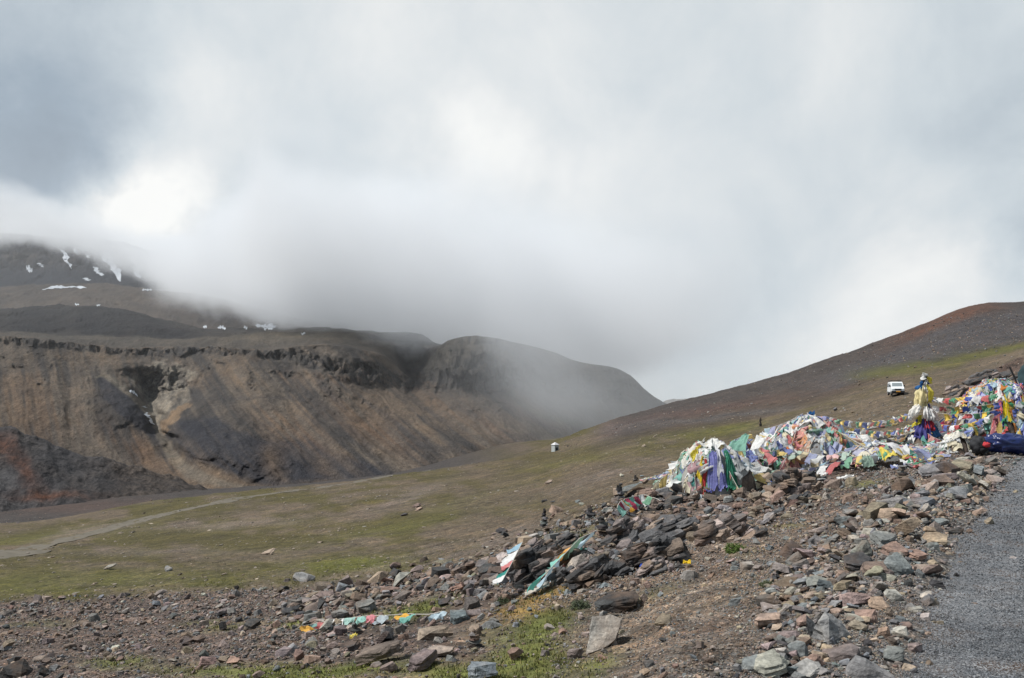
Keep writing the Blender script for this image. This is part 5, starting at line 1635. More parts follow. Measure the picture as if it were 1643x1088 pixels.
CARPET += [
    ('white and pale blue flags thrown over the middle of the carpet', [(1250, 746), (1310, 744), (1370, 740)], 0.5, 2),
    ('washed-out flags along the lower carpet edge left of the yellow ones', [(1270, 758), (1320, 758), (1370, 757)], 0.5, 2),
    ('white flags over the saddle between nearest and second mound', [(1200, 728), (1240, 716), (1275, 706)], 0.45, 2),
    ('pale flags over the right shoulder of the second mound', [(1335, 700), (1365, 718), (1400, 730)], 0.45, 2),
]
for i, (lab, pix, fd, n) in enumerate(CARPET):
    for j in range(n):
        rg = np.random.default_rng(700 + i * 7 + j)
        q = [(a + rg.uniform(-8, 8), b + rg.uniform(-4, 4)) for a, b in pix]
        th = ['m', 'w', 'm', 'b', 'm', 'g', 'y', 'r'][rg.integers(0, 8)] if j else 'm'
        cols = [fade_c(c, np.clip(fd + rg.uniform(-0.1, 0.2), 0, 0.9), rg) for c in WORDS[th][1]]
        k0 = rg.integers(0, len(cols)); cols = cols[k0:] + cols[:k0]
        extra = '' if j == 0 else {'w': ', mostly white', 'm': ', mixed colours', 'b': ', mostly blue', 'g': ', mostly green', 'y': ', mostly yellow', 'r': ', mostly red'}[th]
        flag_string(lab + extra, gpath(q, 0.12), cols, rg.uniform(0.34, 0.50), rg.uniform(0.42, 0.66), side=rg.choice([-1, 1]) * 0.8, down=0.6, wave=0.08, crumple=0.08, group='flag strings lying between the mounds', seed=800 + i * 7 + j, lift=0.02)

# outlying strings and scraps on the rocks to the left
flag_string('white string of flags ending in red hung down the left side of the black ledge', gpath([(838, 870, 18.6), (824, 898, 17.8), (806, 932, 17.0)], 0.03), [SKY, WHITE, WHITE, fade_c(RED, 0.2, RNG), TEAL, WHITE], 0.26, 0.30, side=0.75, down=0.5, wave=0.03, crumple=0.03, seed=31, taper=0.35, clamp=False)
flag_string('long string of green, orange and pale blue flags across the outcrop', gpath([(960, 850, 19.2), (930, 864, 18.4), (905, 890, 17.6), (868, 928, 16.6)], 0.04), [fade_c(SKY, 0.3, RNG), TEAL, fade_c(GREEN, 0.25, RNG), fade_c(GREEN, 0.3, RNG), (0.70, 0.34, 0.05), SEA, fade_c(SKY, 0.2, RNG)], 0.30, 0.46, side=0.6, down=0.7, wave=0.04, crumple=0.03, seed=32, lift=0.05, clamp=False)
flag_string('faded pinkish green flags hanging behind the long green string', gpath([(935, 876, 19.2), (915, 894, 18.4), (890, 920, 17.6)], 0.06), [SEA, fade_c(RED, 0.3, RNG), fade_c(GREEN, 0.3, RNG), WHITE], 0.2, 0.3, side=-0.5, wave=0.05, seed=33)
flag_string('short string with maroon, white and orange flags on dark rocks', gpath([(990, 838), (1003, 822), (1020, 818), (1034, 814), (1060, 826)], 0.34), [fade_c(SEA, 0.1, RNG), MAROON, WHITE, (0.74, 0.36, 0.03), fade_c(GREEN, 0.2, RNG), (0.62, 0.06, 0.14)], 0.24, 0.32, side=0.5, down=0.6, wave=0.05, seed=34)
flag_string('pale teal flags trailing down from the foot of the nearest mound', gpath([(1092, 768), (1104, 786), (1118, 800), (1135, 806)], 0.14), [WHITE, fade_c(SKY, 0.5, RNG), WHITE, SEA, TEAL, SEA], 0.17, 0.2, side=0.4, wave=0.04, seed=35)
flag_string('line of small bright flags strung low over the left scree', gpath([(478, 1020), (505, 1013), (530, 1008), (560, 1004), (590, 1001), (625, 1000), (650, 998), (690, 1000), (720, 997)], 0.15), [(0.74, 0.40, 0.06), fade_c(TEAL, 0.3, RNG), fade_c(RED, 0.25, RNG), WHITE, fade_c(SEA, 0.4, RNG), fade_c(SEA, 0.2, RNG), (0.66, 0.24, 0.27), fade_c(SKY, 0.6, RNG), WHITE, (0.70, 0.40, 0.08), SEA, (0.62, 0.08, 0.14), WHITE, fade_c(SKY, 0.4, RNG), WHITE], 0.25, 0.28, side=0.9, down=0.55, wave=0.06, crumple=0.09, seed=36, gap=0.07)
flag_string('cream scarf-like string falling from the left of the nearest mound', gpath([(1086, 752), (1080, 775), (1074, 800)], 0.10), [fade_c(CREAM, 0.1, RNG), CREAM, fade_c(YELLOW, 0.4, RNG), CREAM], 0.22, 0.13, side=0.6, wave=0.03, seed=37, gap=0.0)


def scrap(u, v, w, col, label, seed, long=1.0):
    rg = np.random.default_rng(seed)
    p, _ = hit(u, v)
    W = w * p.y / FP
    a = np.linspace(-0.5, 0.5, 12)[:, None] * np.ones((1, 9)); b = np.ones((12, 1)) * np.linspace(-0.5, 0.5, 9)[None]
    an = rg.uniform(-0.5, 0.5)
    X = p.x + W * (a * math.cos(an) * long - b * math.sin(an)); Y = p.y + 0.1 + W * (a * math.sin(an) + b * math.cos(an))
    Z = surf(X, Y) + 0.06 + W * 0.28 * (fbm(a * 4 + seed, b * 4, oct=3) + 0.7)
    base = np.array([p.x, p.y, p.z])
    o = link('cloth_scrap', new_mesh('cloth_scrap', np.stack([X, Y, Z], -1).reshape(-1, 3) - base, grid_faces(12, 9), MCLOTH), loc=base)
    o.color = (*col, 1)
    tag(o, label, 'cloth scrap')


scrap(1033, 919, 10, BLUE, 'small blue cloth scrap on the dark ledge', 1)
scrap(1104, 912, 12, YELLOW, 'small yellow cloth scrap on the gravel slope', 2)
scrap(1236, 785, 14, (0.10, 0.16, 0.5), 'blue cloth scrap on the rocks right of the nearest mound', 3)
scrap(1268, 790, 11, YELLOW, 'yellow star-like scrap between the mounds', 4)
scrap(566, 1030, 12, (0.72, 0.60, 0.14), 'small yellow flag caught below the left flag line', 5)
scrap(862, 957, 11, (0.58, 0.54, 0.48), 'whitish twisted rag lying below the outcrop', 6, 3.6)
scrap(1322, 768, 12, (0.74, 0.74, 0.72), 'white rag on the stones before the second mound', 7)
scrap(1358, 771, 12, (0.78, 0.78, 0.76), 'flat white rag lying on the ground below the flag carpet', 8, 2.2)
scrap(1110, 870, 8, (0.62, 0.34, 0.06), 'tiny orange scrap on dark slate', 9)
scrap(1192, 843, 9, (0.62, 0.5, 0.3), 'tiny buff rag on the slope under the nearest mound', 10)
scrap(1455, 693, 14, (0.70, 0.68, 0.66), 'white rag on the ground left of the scarf-wrapped pole', 11)

# ------------------------------------------------------------------ pole wrapped in scarves
def tube(pts, radii, k=10, cap=True):
    Pq = np.array([p[:] for p in pts], float); n = len(Pq)
    T = np.gradient(Pq, axis=0); T /= np.linalg.norm(T, axis=1)[:, None]
    A = np.cross(T, [0.3, 1.0, 0.05]); A /= np.linalg.norm(A, axis=1)[:, None]
    B = np.cross(T, A)
    an = np.linspace(0, 2 * math.pi, k + 1)[:-1]
    V = (Pq[:, None] + np.asarray(radii)[:, None, None] * (np.cos(an)[None, :, None] * A[:, None] + np.sin(an)[None, :, None] * B[:, None])).reshape(-1, 3)
    F = [(i * k + j, i * k + (j + 1) % k, (i + 1) * k + (j + 1) % k, (i + 1) * k + j) for i in range(n - 1) for j in range(k)]
    return V, F


def wrap_cloth(parent, name, z0, z1, r0, r1, a0, a1, col, seed, folds=5, amp=0.06, dx=0.0, flare=0.0):
    rg = np.random.default_rng(seed)
    a = np.linspace(0, 1, 26)[:, None] * np.ones((1, 14)); b = np.ones((26, 1)) * np.linspace(0, 1, 14)[None]
    an = a0 + (a1 - a0) * a
    bulge = np.sin(b * math.pi) * flare
    r0, r1 = r0 * 0.9, r1 * 0.92
    r = r0 + (r1 - r0) * b + bulge + amp * (0.3 + b) * np.sin(a * folds * 6.28 + seed) + 0.10 * fbm(a * 3 + seed, b * 3.5, oct=3)
    X = r * np.cos(an) + dx * b; Y = r * np.sin(an)
    Z = z0 + (z1 - z0) * b + 0.10 * fbm(a * 3 + seed * 3, b * 2, oct=2) * b
    o = link(name, new_mesh(name, np.stack([X, Y, Z], -1).reshape(-1, 3), grid_faces(26, 14), MCLOTH), parent)
    o.color = (*col, 1)


p, _ = hit(1483, 708)
pd = MD[1]
pb = Vector(((1483 - CX) / FP * pd, pd, float(surf((1483 - CX) / FP * pd, pd))))
PXM = pd / FP
pole_h = (pb.z * FP / pd - (HZ - 600)) / FP * pd * -1
flagpole = thing('flag_pole', 'tall leaning pole wrapped in yellow and white scarves with a white top', 'flag pole', pb)
MWOOD = m_plain('grey_wood', (0.16, 0.13, 0.10), 0.85)
V, F = tube([(0, 0, -0.2), (0.0, 0, pole_h * 0.5), (0.02, 0, pole_h)], [0.05, 0.045, 0.035])
link('pole', new_mesh('pole', V, F, MWOOD), flagpole)
q = lambda v: (HZ - v) * PXM - pb.z         # height above the pole's foot of a photograph row
wrap_cloth(flagpole, 'top_cap', q(598), q(605), 0.03, 0.15, 0, 6.28, (0.74, 0.74, 0.72), 1, 2, 0.02)
wrap_cloth(flagpole, 'scarf', q(601), q(612), 0.05, 0.16, 5.0, 6.9, (0.74, 0.62, 0.10), 2, 2, 0.03, 0.12)
wrap_cloth(flagpole, 'scarf', q(604), q(611), 0.06, 0.09, 3.0, 5.2, (0.05, 0.04, 0.035), 3, 2, 0.02)
wrap_cloth(flagpole, 'scarf', q(609), q(624), 0.05, 0.26, 2.6, 4.1, (0.03, 0.12, 0.30), 4, 3, 0.04, -0.05)
wrap_cloth(flagpole, 'scarf', q(610), q(626), 0.06, 0.18, 4.2, 5.6, (0.72, 0.73, 0.74), 5, 3, 0.04)
wrap_cloth(flagpole, 'scarf', q(611), q(620), 0.05, 0.20, 5.5, 6.8, (0.04, 0.13, 0.32), 6, 2, 0.03)
wrap_cloth(flagpole, 'scarf', q(618), q(652), 0.10, 0.26, 2.8, 4.75, (0.80, 0.70, 0.40), 7, 3, 0.05, -0.14, 0.14)
wrap_cloth(flagpole, 'scarf', q(616), q(646), 0.10, 0.22, 4.7, 6.9, (0.74, 0.62, 0.10), 8, 3, 0.05, 0.06, 0.18)
wrap_cloth(flagpole, 'scarf', q(632), q(668), 0.16, 0.20, 4.3, 4.9, (0.74, 0.66, 0.40), 9, 1, 0.03, -0.02, 0.02)
wrap_cloth(flagpole, 'scarf', q(648), q(658), 0.15, 0.26, 4.9, 6.2, (0.03, 0.05, 0.28), 10, 3, 0.04)
wrap_cloth(flagpole, 'scarf', q(646), q(668), 0.20, 0.46, 2.9, 4.1, (0.80, 0.78, 0.74), 11, 3, 0.08, -0.16, 0.10)
wrap_cloth(flagpole, 'scarf', q(652), q(674), 0.24, 0.36, 4.2, 5.4, (0.80, 0.78, 0.76), 12, 4, 0.08, 0.0, 0.12)
wrap_cloth(flagpole, 'scarf', q(645), q(672), 0.16, 0.46, 5.3, 6.6, (0.74, 0.60, 0.54), 13, 3, 0.06, 0.08)
wrap_cloth(flagpole, 'scarf', q(666), q(682), 0.26, 0.40, 2.9, 4.0, (0.60, 0.52, 0.06), 14, 4, 0.07)
wrap_cloth(flagpole, 'scarf', q(664), q(690), 0.26, 0.46, 4.3, 5.2, (0.46, 0.05, 0.07), 15, 4, 0.07)
wrap_cloth(flagpole, 'scarf', q(668), q(702), 0.26, 0.50, 5.0, 6.4, (0.05, 0.16, 0.34), 16, 3, 0.06, 0.08)
wrap_cloth(flagpole, 'scarf', q(672), q(704), 0.30, 0.60, 3.0, 5.0, (0.08, 0.08, 0.26), 17, 5, 0.08)
wrap_cloth(flagpole, 'scarf', q(668), q(690), 0.34, 0.58, 5.6, 6.3, (0.74, 0.73, 0.70), 18, 2, 0.05, 0.1)


def free_scarf(parent, pts, w, col, seed):
    Pd, Lt = resample(pts, 0.05)
    n = len(Pd)
    b = np.linspace(-0.5, 0.5, 6)[None]; s = np.linspace(0, 1, n)[:, None]
    tw = 0.8 * np.sin(s * 5 + seed)
    X = Pd[:, 0:1] + b * w * 0.35 * np.sin(tw); Y = Pd[:, 1:2] + b * w * np.sin(tw + 0.7) * 0.6
    Z = Pd[:, 2:3] + b * w * np.cos(tw) + 0.03 * fbm(s * 8 + seed, b * 3, oct=2)
    o = link('scarf', new_mesh('scarf', np.stack([X, Y, Z], -1).reshape(-1, 3), grid_faces(n, 6), MCLOTH), parent)
    o.color = (*col, 1)


pxl = lambda u, v: (((u - 1483) * PXM), -0.12, q(v))
free_scarf(flagpole, [pxl(1474, 646), pxl(1466, 655), pxl(1461, 662), pxl(1470, 664)], 0.16, (0.76, 0.75, 0.70), 1)
free_scarf(flagpole, [pxl(1490, 640), pxl(1497, 640), pxl(1504, 646)], 0.12, (0.76, 0.74, 0.70), 2)
free_scarf(flagpole, [pxl(1496, 668), pxl(1502, 676), pxl(1498, 682)], 0.12, (0.76, 0.74, 0.72), 3)
free_scarf(flagpole, [pxl(1493, 646), pxl(1494, 660), pxl(1493, 676)], 0.14, (0.72, 0.56, 0.24), 4)

# slanted stick with a white scarf, and the dark bundle beside it at the right edge
cd = MC[1]
st0, st1 = px(1640, 632, cd - 0.3), px(1620, 589, cd - 0.3)
stick = thing('flag_stick', 'slanting dark stick with a white scarf on the bright right-hand mound', 'flag stick', st0)
V, F = tube([Vector((0, 0, 0)), (st1 - st0) * 0.5, st1 - st0], [0.05, 0.05, 0.04])
link('pole', new_mesh('pole', V, F, m_plain('black_wood', (0.03, 0.028, 0.028), 0.7)), stick)
mid = (st1 - st0)
free_scarf(stick, [mid * 0.50 + Vector((0, -0.08, 0)), mid * 0.30 + Vector((0.0, -0.1, 0)), mid * 0.05 + Vector((0, -0.1, 0)), Vector((0.05, -0.1, -0.15))], 0.22, (0.74, 0.72, 0.70), 5)


def lump(name, c, rx, ry, rz_, mat, seed, nu=40, nv=26, amp=0.12, pw=1.0, stretch=(1, 1, 1)):
    th = np.linspace(0, 2 * math.pi, nu); ph = np.linspace(-math.pi / 2, math.pi / 2, nv)
    T_, P_ = np.meshgrid(th, ph, indexing='ij')
    x = np.sign(np.cos(P_) * np.cos(T_)) * np.abs(np.cos(P_) * np.cos(T_)) ** pw; y = np.cos(P_) * np.sin(T_); z = np.sin(P_)
    n = 1 + amp * fbm(x * 2.2 * stretch[0] + seed, y * 2.2 * stretch[1], z * 2.2 * stretch[2], oct=4)
    n = n - amp * 0.7 * np.abs(fbm(x * 1.4 * stretch[0] + seed * 3, y * 3 + z * 2, z * 3 - y, oct=3))
    V = np.stack([x * n * rx, y * n * ry, z * n * rz_], -1).reshape(-1, 3)
    return new_mesh(name, V, grid_faces(nu, nv), mat)


MTARP = m_plain('blue_tarpaulin', (0.012, 0.022, 0.10), 0.35, spec=0.6, var=0.3, scale=5)
MBLK = m_plain('black_cloth', (0.016, 0.017, 0.02), 0.8)
MTEAL = m_plain('dark_teal_cloth', (0.012, 0.035, 0.042), 0.8, var=0.3, scale=3)
MREDC = m_plain('red_cloth', (0.50, 0.04, 0.05), 0.8)
b0, _ = hit(1612, 729)
k = b0.y / FP
tarp = thing('tarpaulin_bundle', 'glossy dark blue bundle with black end lying at the foot of the bright mound', 'bundle', b0 + Vector((0, 0.4, 0)))
o = link('cover', lump('cover', None, 48 * k, 0.42, 17 * k, MTARP, 2, 64, 32, 0.22, 0.7, (3, 1, 1)), tarp, (14 * k, 0, 15 * k))
o = link('end_cap', lump('end_cap', None, 13 * k, 0.40, 15 * k, MBLK, 5, 40, 24, 0.2), tarp, (-32 * k, -0.02, 14 * k))
o = link('patch', lump('patch', None, 6 * k, 0.06, 5 * k, MREDC, 8, 24, 16, 0.3), tarp, (-29 * k, -0.40, 15 * k))
k = cd / FP
bb = px(1652, 640, cd + 0.2)
o = link('cloth_bundle', lump('cloth_bundle', None, 19 * k, 0.5, 36 * k, MTEAL, 4, 40, 30, 0.12, 1.0), loc=bb + Vector((0, 0, 22 * k)))
tag(o, 'tall rounded dark teal bundle cut by the right edge above the bright mound', 'cloth bundle')

# ------------------------------------------------------------------ van
def box(bm, x0, x1, y0, y1, z0, z1):
    vs = [bm.verts.new((x, y, z)) for x in (x0, x1) for y in (y0, y1) for z in (z0, z1)]
    for f in ((0, 1, 3, 2), (4, 6, 7, 5), (0, 4, 5, 1), (2, 3, 7, 6), (0, 2, 6, 4), (1, 5, 7, 3)):
        bm.faces.new([vs[i] for i in f])


def bm_obj(name, bm, mat, parent, bev=0.0, loc=None, rot=None, smooth=False):
    if bev:
        bmesh.ops.bevel(bm, geom=bm.edges[:], offset=bev, segments=2, affect='EDGES')
    bmesh.ops.recalc_face_normals(bm, faces=bm.faces)
    me = bpy.data.meshes.new(name)
    bm.to_mesh(me); bm.free()
    me.materials.append(mat)
    if smooth:
        me.polygons.foreach_set('use_smooth', np.ones(len(me.polygons), bool))
    return link(name, me, parent, loc, rot)


def boxes(name, mat, parent, *bs, bev=0.0):
    bm = bmesh.new()
    for b_ in bs:
        box(bm, *b_)
    return bm_obj(name, bm, mat, parent, bev)


def cyl_x(name, r, w, mat, parent, loc, seg=24):
    bm = bmesh.new()
    bmesh.ops.create_cone(bm, cap_ends=True, segments=seg, radius1=r, radius2=r, depth=w, matrix=Matrix.Rotation(R(90), 4, 'Y'))
    return bm_obj(name, bm, mat, parent, 0.0, loc)


p, _ = hit(1437, 634.5)
vs_ = 18.8 * p.y / FP / 1.56
MWHT = m_plain('white_paint', (0.72, 0.74, 0.75), 0.3, spec=0.5, var=0.04)
MGLS = m_plain('window_glass', (0.10, 0.12, 0.13), 0.08, spec=0.8, var=0.1)
MSCR = m_plain('windscreen_glass', (0.22, 0.25, 0.26), 0.08, spec=0.8, var=0.1)
MDRK = m_plain('dark_plastic', (0.02, 0.02, 0.022), 0.6)
MTYR = m_plain('tyre_rubber', (0.018, 0.018, 0.018), 0.85)
MRIM = m_plain('steel_rim', (0.35, 0.36, 0.37), 0.4, 0.6)
MPLT = m_plain('yellow_plate', (0.62, 0.30, 0.04), 0.5)
MLMP = m_plain('lamp_glass', (0.55, 0.58, 0.60), 0.1, spec=0.8)
van = thing('van', 'white boxy van with roof rack facing the camera on the far road', 'van', p, R(-13))
van.scale = (vs_, vs_, vs_)
prof = [(-1.86, 0.42), (-1.86, 0.86), (-1.72, 1.00), (-1.30, 1.10), (-0.86, 1.70), (-0.62, 1.80), (1.62, 1.80), (1.84, 1.62), (1.86, 0.42)]
bm = bmesh.new()
lv = [bm.verts.new((-0.78 + (0.07 if z > 1.3 else 0), y, z)) for y, z in prof]
rv = [bm.verts.new((0.78 - (0.07 if z > 1.3 else 0), y, z)) for y, z in prof]
bm.faces.new(lv); bm.faces.new(rv[::-1])
for i in range(len(prof)):
    j = (i + 1) % len(prof)
    bm.faces.new([lv[i], rv[i], rv[j], lv[j]])
body = bm_obj('body', bm, MWHT, van, 0.035)


def quad(name, pts, mat, parent, thick=0.012):
    V = np.array(pts, float)
    n = np.cross(V[1] - V[0], V[2] - V[0]); n /= np.linalg.norm(n)
    W = np.concatenate([V, V - n * thick])
    F = [(0, 1, 2, 3), (7, 6, 5, 4), (0, 4, 5, 1), (1, 5, 6, 2), (2, 6, 7, 3), (3, 7, 4, 0)]
    return link(name, new_mesh(name, W, F, mat, smooth=False), parent)


dn = np.array([0, -0.60, 0.44]); dn = dn / np.linalg.norm(dn) * 0.012
quad('windscreen', [(-0.64, -1.235, 1.19) + dn, (0.64, -1.235, 1.19) + dn, (0.60, -0.90, 1.645) + dn, (-0.60, -0.90, 1.645) + dn], MSCR, van)
for sx in (-1, 1):
    for (y0, y1) in ((-0.95, -0.25), (-0.15, 0.75), (0.85, 1.65)):
        quad('side_window', [(sx * 0.775, y0 - (0.2 if y0 < -0.9 else 0), 1.14), (sx * 0.775, y1, 1.14), (sx * 0.722, y1, 1.60), (sx * 0.722, y0 + 0.12, 1.60)][::sx], MGLS, van)
    lamp = boxes('headlight', MLMP, van, (sx * 0.58 - 0.13, sx * 0.58 + 0.13, -1.885, -1.84, 0.72, 0.86), bev=0.01)
    boxes('mirror', MDRK, van, (min(sx * 0.80, sx * 0.98), max(sx * 0.80, sx * 0.98), -1.12, -1.04, 1.15, 1.36), bev=0.02)
    boxes('mud_flap', MDRK, van, (sx * 0.64 - 0.1, sx * 0.64 + 0.1, -0.82, -0.79, 0.14, 0.42))
    for wy in (-1.25, 1.15):
        wh = cyl_x('wheel', 0.30, 0.19, MTYR, van, (sx * 0.70, wy, 0.30))
        cyl_x('rim', 0.17, 0.02, MRIM, wh, (sx * 0.10, 0, 0))
boxes('grille', MDRK, van, (-0.42, 0.42, -1.885, -1.85, 0.68, 0.88), bev=0.008)
boxes('bumper', MDRK, van, (-0.80, 0.80, -1.97, -1.80, 0.34, 0.60), bev=0.03)
boxes('number_plate', MPLT, van, (-0.27, 0.27, -1.99, -1.97, 0.44, 0.60))
boxes('underside', MDRK, van, (-0.7, 0.7, -1.75, 1.8, 0.24, 0.44))
boxes('roof_rack', MDRK, van, (-0.62, -0.57, -0.45, 1.6, 1.90, 1.95), (0.57, 0.62, -0.45, 1.6, 1.90, 1.95), *[(-0.62, 0.62, y, y + 0.04, 1.951, 1.99) for y in np.linspace(-0.4, 1.5, 7)], *[(sx * 0.60 - 0.02, sx * 0.60 + 0.02, y, y + 0.04, 1.78, 1.90) for sx in (-1, 1) for y in (-0.35, 0.6, 1.5)])

# ------------------------------------------------------------------ distant hut
p, _ = hit(891, 724.5)
k = p.y / FP
hut = thing('hut', 'small pale hut with a white pyramid roof standing far off in the valley', 'hut', p + Vector((0, 2, -0.6)), R(38))
MHUT = m_plain('pale_wall', (0.36, 0.39, 0.39), 0.9)
w_ = 4.2 * k
boxes('wall', MHUT, hut, (-w_, w_, -w_, w_, 0, 8.6 * k + 1.0))
bm = bmesh.new()
e_ = w_ * 1.22
vv = [bm.verts.new(c_) for c_ in ((-e_, -e_, 0), (e_, -e_, 0), (e_, e_, 0), (-e_, e_, 0), (0, 0, 4.4 * k))]
bm.faces.new(vv[3::-1])
for i in range(4):
    bm.faces.new([vv[i], vv[(i + 1) % 4], vv[4]])
bm_obj('roof', bm, m_plain('white_sheet_roof', (0.5, 0.5, 0.51), 0.6), hut, 0, (0, 0, 8.6 * k + 1.02))
boxes('dark_panel', MDRK, hut, (-0.5, 0.5, -w_ - 0.06, -w_ - 0.003, 1.0, 1.0 + 4.6 * k))  # plain dark panel on the front wall

# ------------------------------------------------------------------ old snow on the mountains
SNOWS = [
    ([(168, 404, 6), (176, 418, 8), (184, 434, 5), (196, 452, 3)], 'broad white snow gully running down the dark peak'),
    ([(212, 410, 6), (219, 428, 6), (224, 448, 2)], 'misty snow gully right of the broad one'),
    ([(98, 400, 2), (104, 410, 4), (110, 422, 2), (117, 432, 2)], 'thin broken snow streak on the left of the peak'),
    ([(118, 400, 4), (126, 406, 4)], 'small snow patch high on the peak'),
    ([(139, 407, 2), (144, 414, 2)], 'tiny snow fleck left of the broad gully'),
    ([(152, 428, 2), (158, 436, 4), (165, 443, 2)], 'slanting snow patch low on the peak'),
    ([(138, 446, 4), (143, 451, 3)], 'snow patch at the foot of the peak'),
    ([(64, 422, 3), (68, 429, 2)], 'small snow patch far left on the peak'),
    ([(42, 430, 3), (52, 434, 5)], 'leftmost snow patch on the peak'),
    ([(68, 465, 1.3), (90, 461, 1.6), (112, 460, 1.5), (139, 462, 1.3)], 'long thin horizontal snow strip under the peak'),
    ([(120, 488.5, 1.0), (127, 489, 1.0)], 'left snow fleck on the dark shelf'),
    ([(155, 490, 1.0), (161, 490, 1.0)], 'right snow fleck on the dark shelf'),
    ([(228, 465, 1.2), (244, 466, 1.2)], 'faint snow strip at the edge of the cloud'),
    ([(326, 525, 2), (332, 525, 2)], 'round snow patch, leftmost of four on the plateau edge'),
    ([(349, 526, 2), (362, 526, 2.5)], 'second snow patch on the plateau edge'),
    ([(391, 526, 2), (397, 526, 2)], 'third small snow patch on the plateau edge'),
    ([(409, 523, 1.5), (422, 524, 3), (432, 524, 5), (444, 525, 1.5)], 'largest snow patch on the plateau edge'),
    ([(483, 535.5, 1.2), (490, 535.5, 1.2)], 'lone snow fleck right of the plateau edge patches'),
    ([(207, 626, 1.5), (214, 630, 2), (221, 636, 1.5)], 'topmost snow streak in the ravine'),
    ([(231, 652, 2), (234, 655, 1.5)], 'middle snow fleck in the ravine'),
    ([(235, 662, 2.5), (239, 670, 2.5), (246, 682, 2)], 'lowest broken snow streak in the ravine'),
]
for i, (ps, lab) in enumerate(SNOWS):
    rg = np.random.default_rng(900 + i)
    horiz = abs(ps[-1][0] - ps[0][0]) > abs(ps[-1][1] - ps[0][1])
    tq = np.linspace(0, 1, 48)
    k = np.linspace(0, 1, len(ps))
    U_, V_, W_ = (np.interp(tq, k, [a[j] for a in ps]) for j in range(3))
    W_ = W_ * np.clip(np.sin(np.clip(tq, 0.03, 0.97) * math.pi) * 3.5, 0.2, 1) * np.maximum(1 + 0.7 * fbm(tq * 9 + i, tq * 0, oct=4), 0.45)
    if horiz: V_ = V_ + 1.2 * fbm(tq * 5 + i, tq * 0 + 2, oct=3)
    else: U_ = U_ + 2.5 * fbm(tq * 5 + i, tq * 0 + 2, oct=3)
    pts, bad = [], False
    for uu, v1, ww in zip(U_, V_, W_):
        for s in (-1, -0.33, 0.33, 1):
            a = (uu, v1 + s * ww) if horiz else (uu + s * ww, v1)
            h_, n_ = hit(a[0], a[1], BM)
            if h_ is None:
                bad = True; break
            pts.append(h_ - h_.normalized() * 5.0 + Vector((0, 0, 0.6)))
        if bad:
            break
    if bad or len(pts) < 8:
        continue
    A = np.array([p_[:] for p_ in pts])
    o = link('snow_patch', new_mesh('snow_patch', A - A.mean(0), grid_faces(len(A) // 4, 4), MSNOW), loc=tuple(A.mean(0)))
    tag(o, lab, 'snow patch', 'snow patches on the mountains')

# ------------------------------------------------------------------ grass
rg = np.random.default_rng(44)
Q = np.concatenate([sample_ground(22000, -40, 1500, 830, 1120, rg)])
col, gr, u_, v_ = paint(*Q.T)
ok = (rg.random(len(Q)) < np.clip(gr * 1.1 - 0.25, 0, 1)) & (Q[:, 1] < 45)
Q, u_ = Q[ok], u_[ok]
nb = 6
m = len(Q)
B0 = np.repeat(Q, nb, 0)
k = len(B0)
B0[:, 0] += rg.normal(0, 0.05, k); B0[:, 1] += rg.normal(0, 0.05, k)
hgt = rg.uniform(0.015, 0.05, k) * np.clip(B0[:, 1] / 12, 0.8, 1.6)
an = rg.uniform(0, 6.283, k); wd = rg.uniform(0.004, 0.010, k) * np.clip(B0[:, 1] / 10, 0.9, 2.2)
ln = rg.normal(0, 0.45, (k, 2)) * hgt[:, None]
V = np.zeros((k, 3, 3))
V[:, 0] = B0 + np.stack([np.cos(an) * wd, np.sin(an) * wd, -0.01 + 0 * wd], 1)
V[:, 1] = B0 - np.stack([np.cos(an) * wd, np.sin(an) * wd, 0.01 + 0 * wd], 1)
V[:, 2] = B0 + np.stack([ln[:, 0], ln[:, 1], hgt], 1)
cg = np.array([0.078, 0.096, 0.024]) * (1 - (t_ := rg.random((k, 1)) ** 1.5)) + np.array([0.20, 0.17, 0.06]) * t_
cg *= rg.uniform(0.7, 1.3, (k, 1))
m_, t_, b_ = base_mat('grass_blade')
a_ = nd(t_, 'ShaderNodeAttribute', attribute_name='tint')
t_.links.new(a_.outputs['Color'], b_.inputs['Base Color'])
b_.inputs['Roughness'].default_value = 0.7
tag(link('grass', new_mesh('grass', V.reshape(-1, 3), np.arange(k * 3).reshape(-1, 3), m_, np.repeat(cg, 3, 0), False)), kind='stuff')


def shrub(u, v, w, label, seed, col):
    rg = np.random.default_rng(seed)
    p, _ = hit(u, v)
    W = w * p.y / FP
    n = 900
    th, ph = rg.uniform(0, 6.283, n), np.arcsin(rg.uniform(0.0, 1, n))
    r = rg.uniform(0.4, 1, n) ** 0.5
    c_ = np.stack([r * np.cos(th) * np.cos(ph) * W * 0.5, r * np.sin(th) * np.cos(ph) * W * 0.5, r * np.sin(ph) * W * 0.36], 1) * (1 + 0.3 * fbm(th * 1.5, ph * 2 + seed, oct=2))[:, None]
    dr = rg.normal(0, 1, (n, 3)) + c_ / W * 3
    dr /= np.linalg.norm(dr, axis=1)[:, None]
    sd_ = np.cross(dr, rg.normal(0, 1, (n, 3))); sd_ /= np.linalg.norm(sd_, axis=1)[:, None]
    V = np.stack([c_ - sd_ * W * 0.02, c_ + sd_ * W * 0.02, c_ + dr * W * 0.14], 1)
    cc = np.repeat(np.array(col) * rg.uniform(0.55, 1.5, (n, 1)), 3, 0)
    o = link('shrub', new_mesh('shrub', V.reshape(-1, 3), np.arange(n * 3).reshape(-1, 3), m_, cc, False), loc=p)
    tag(o, label, 'shrub')


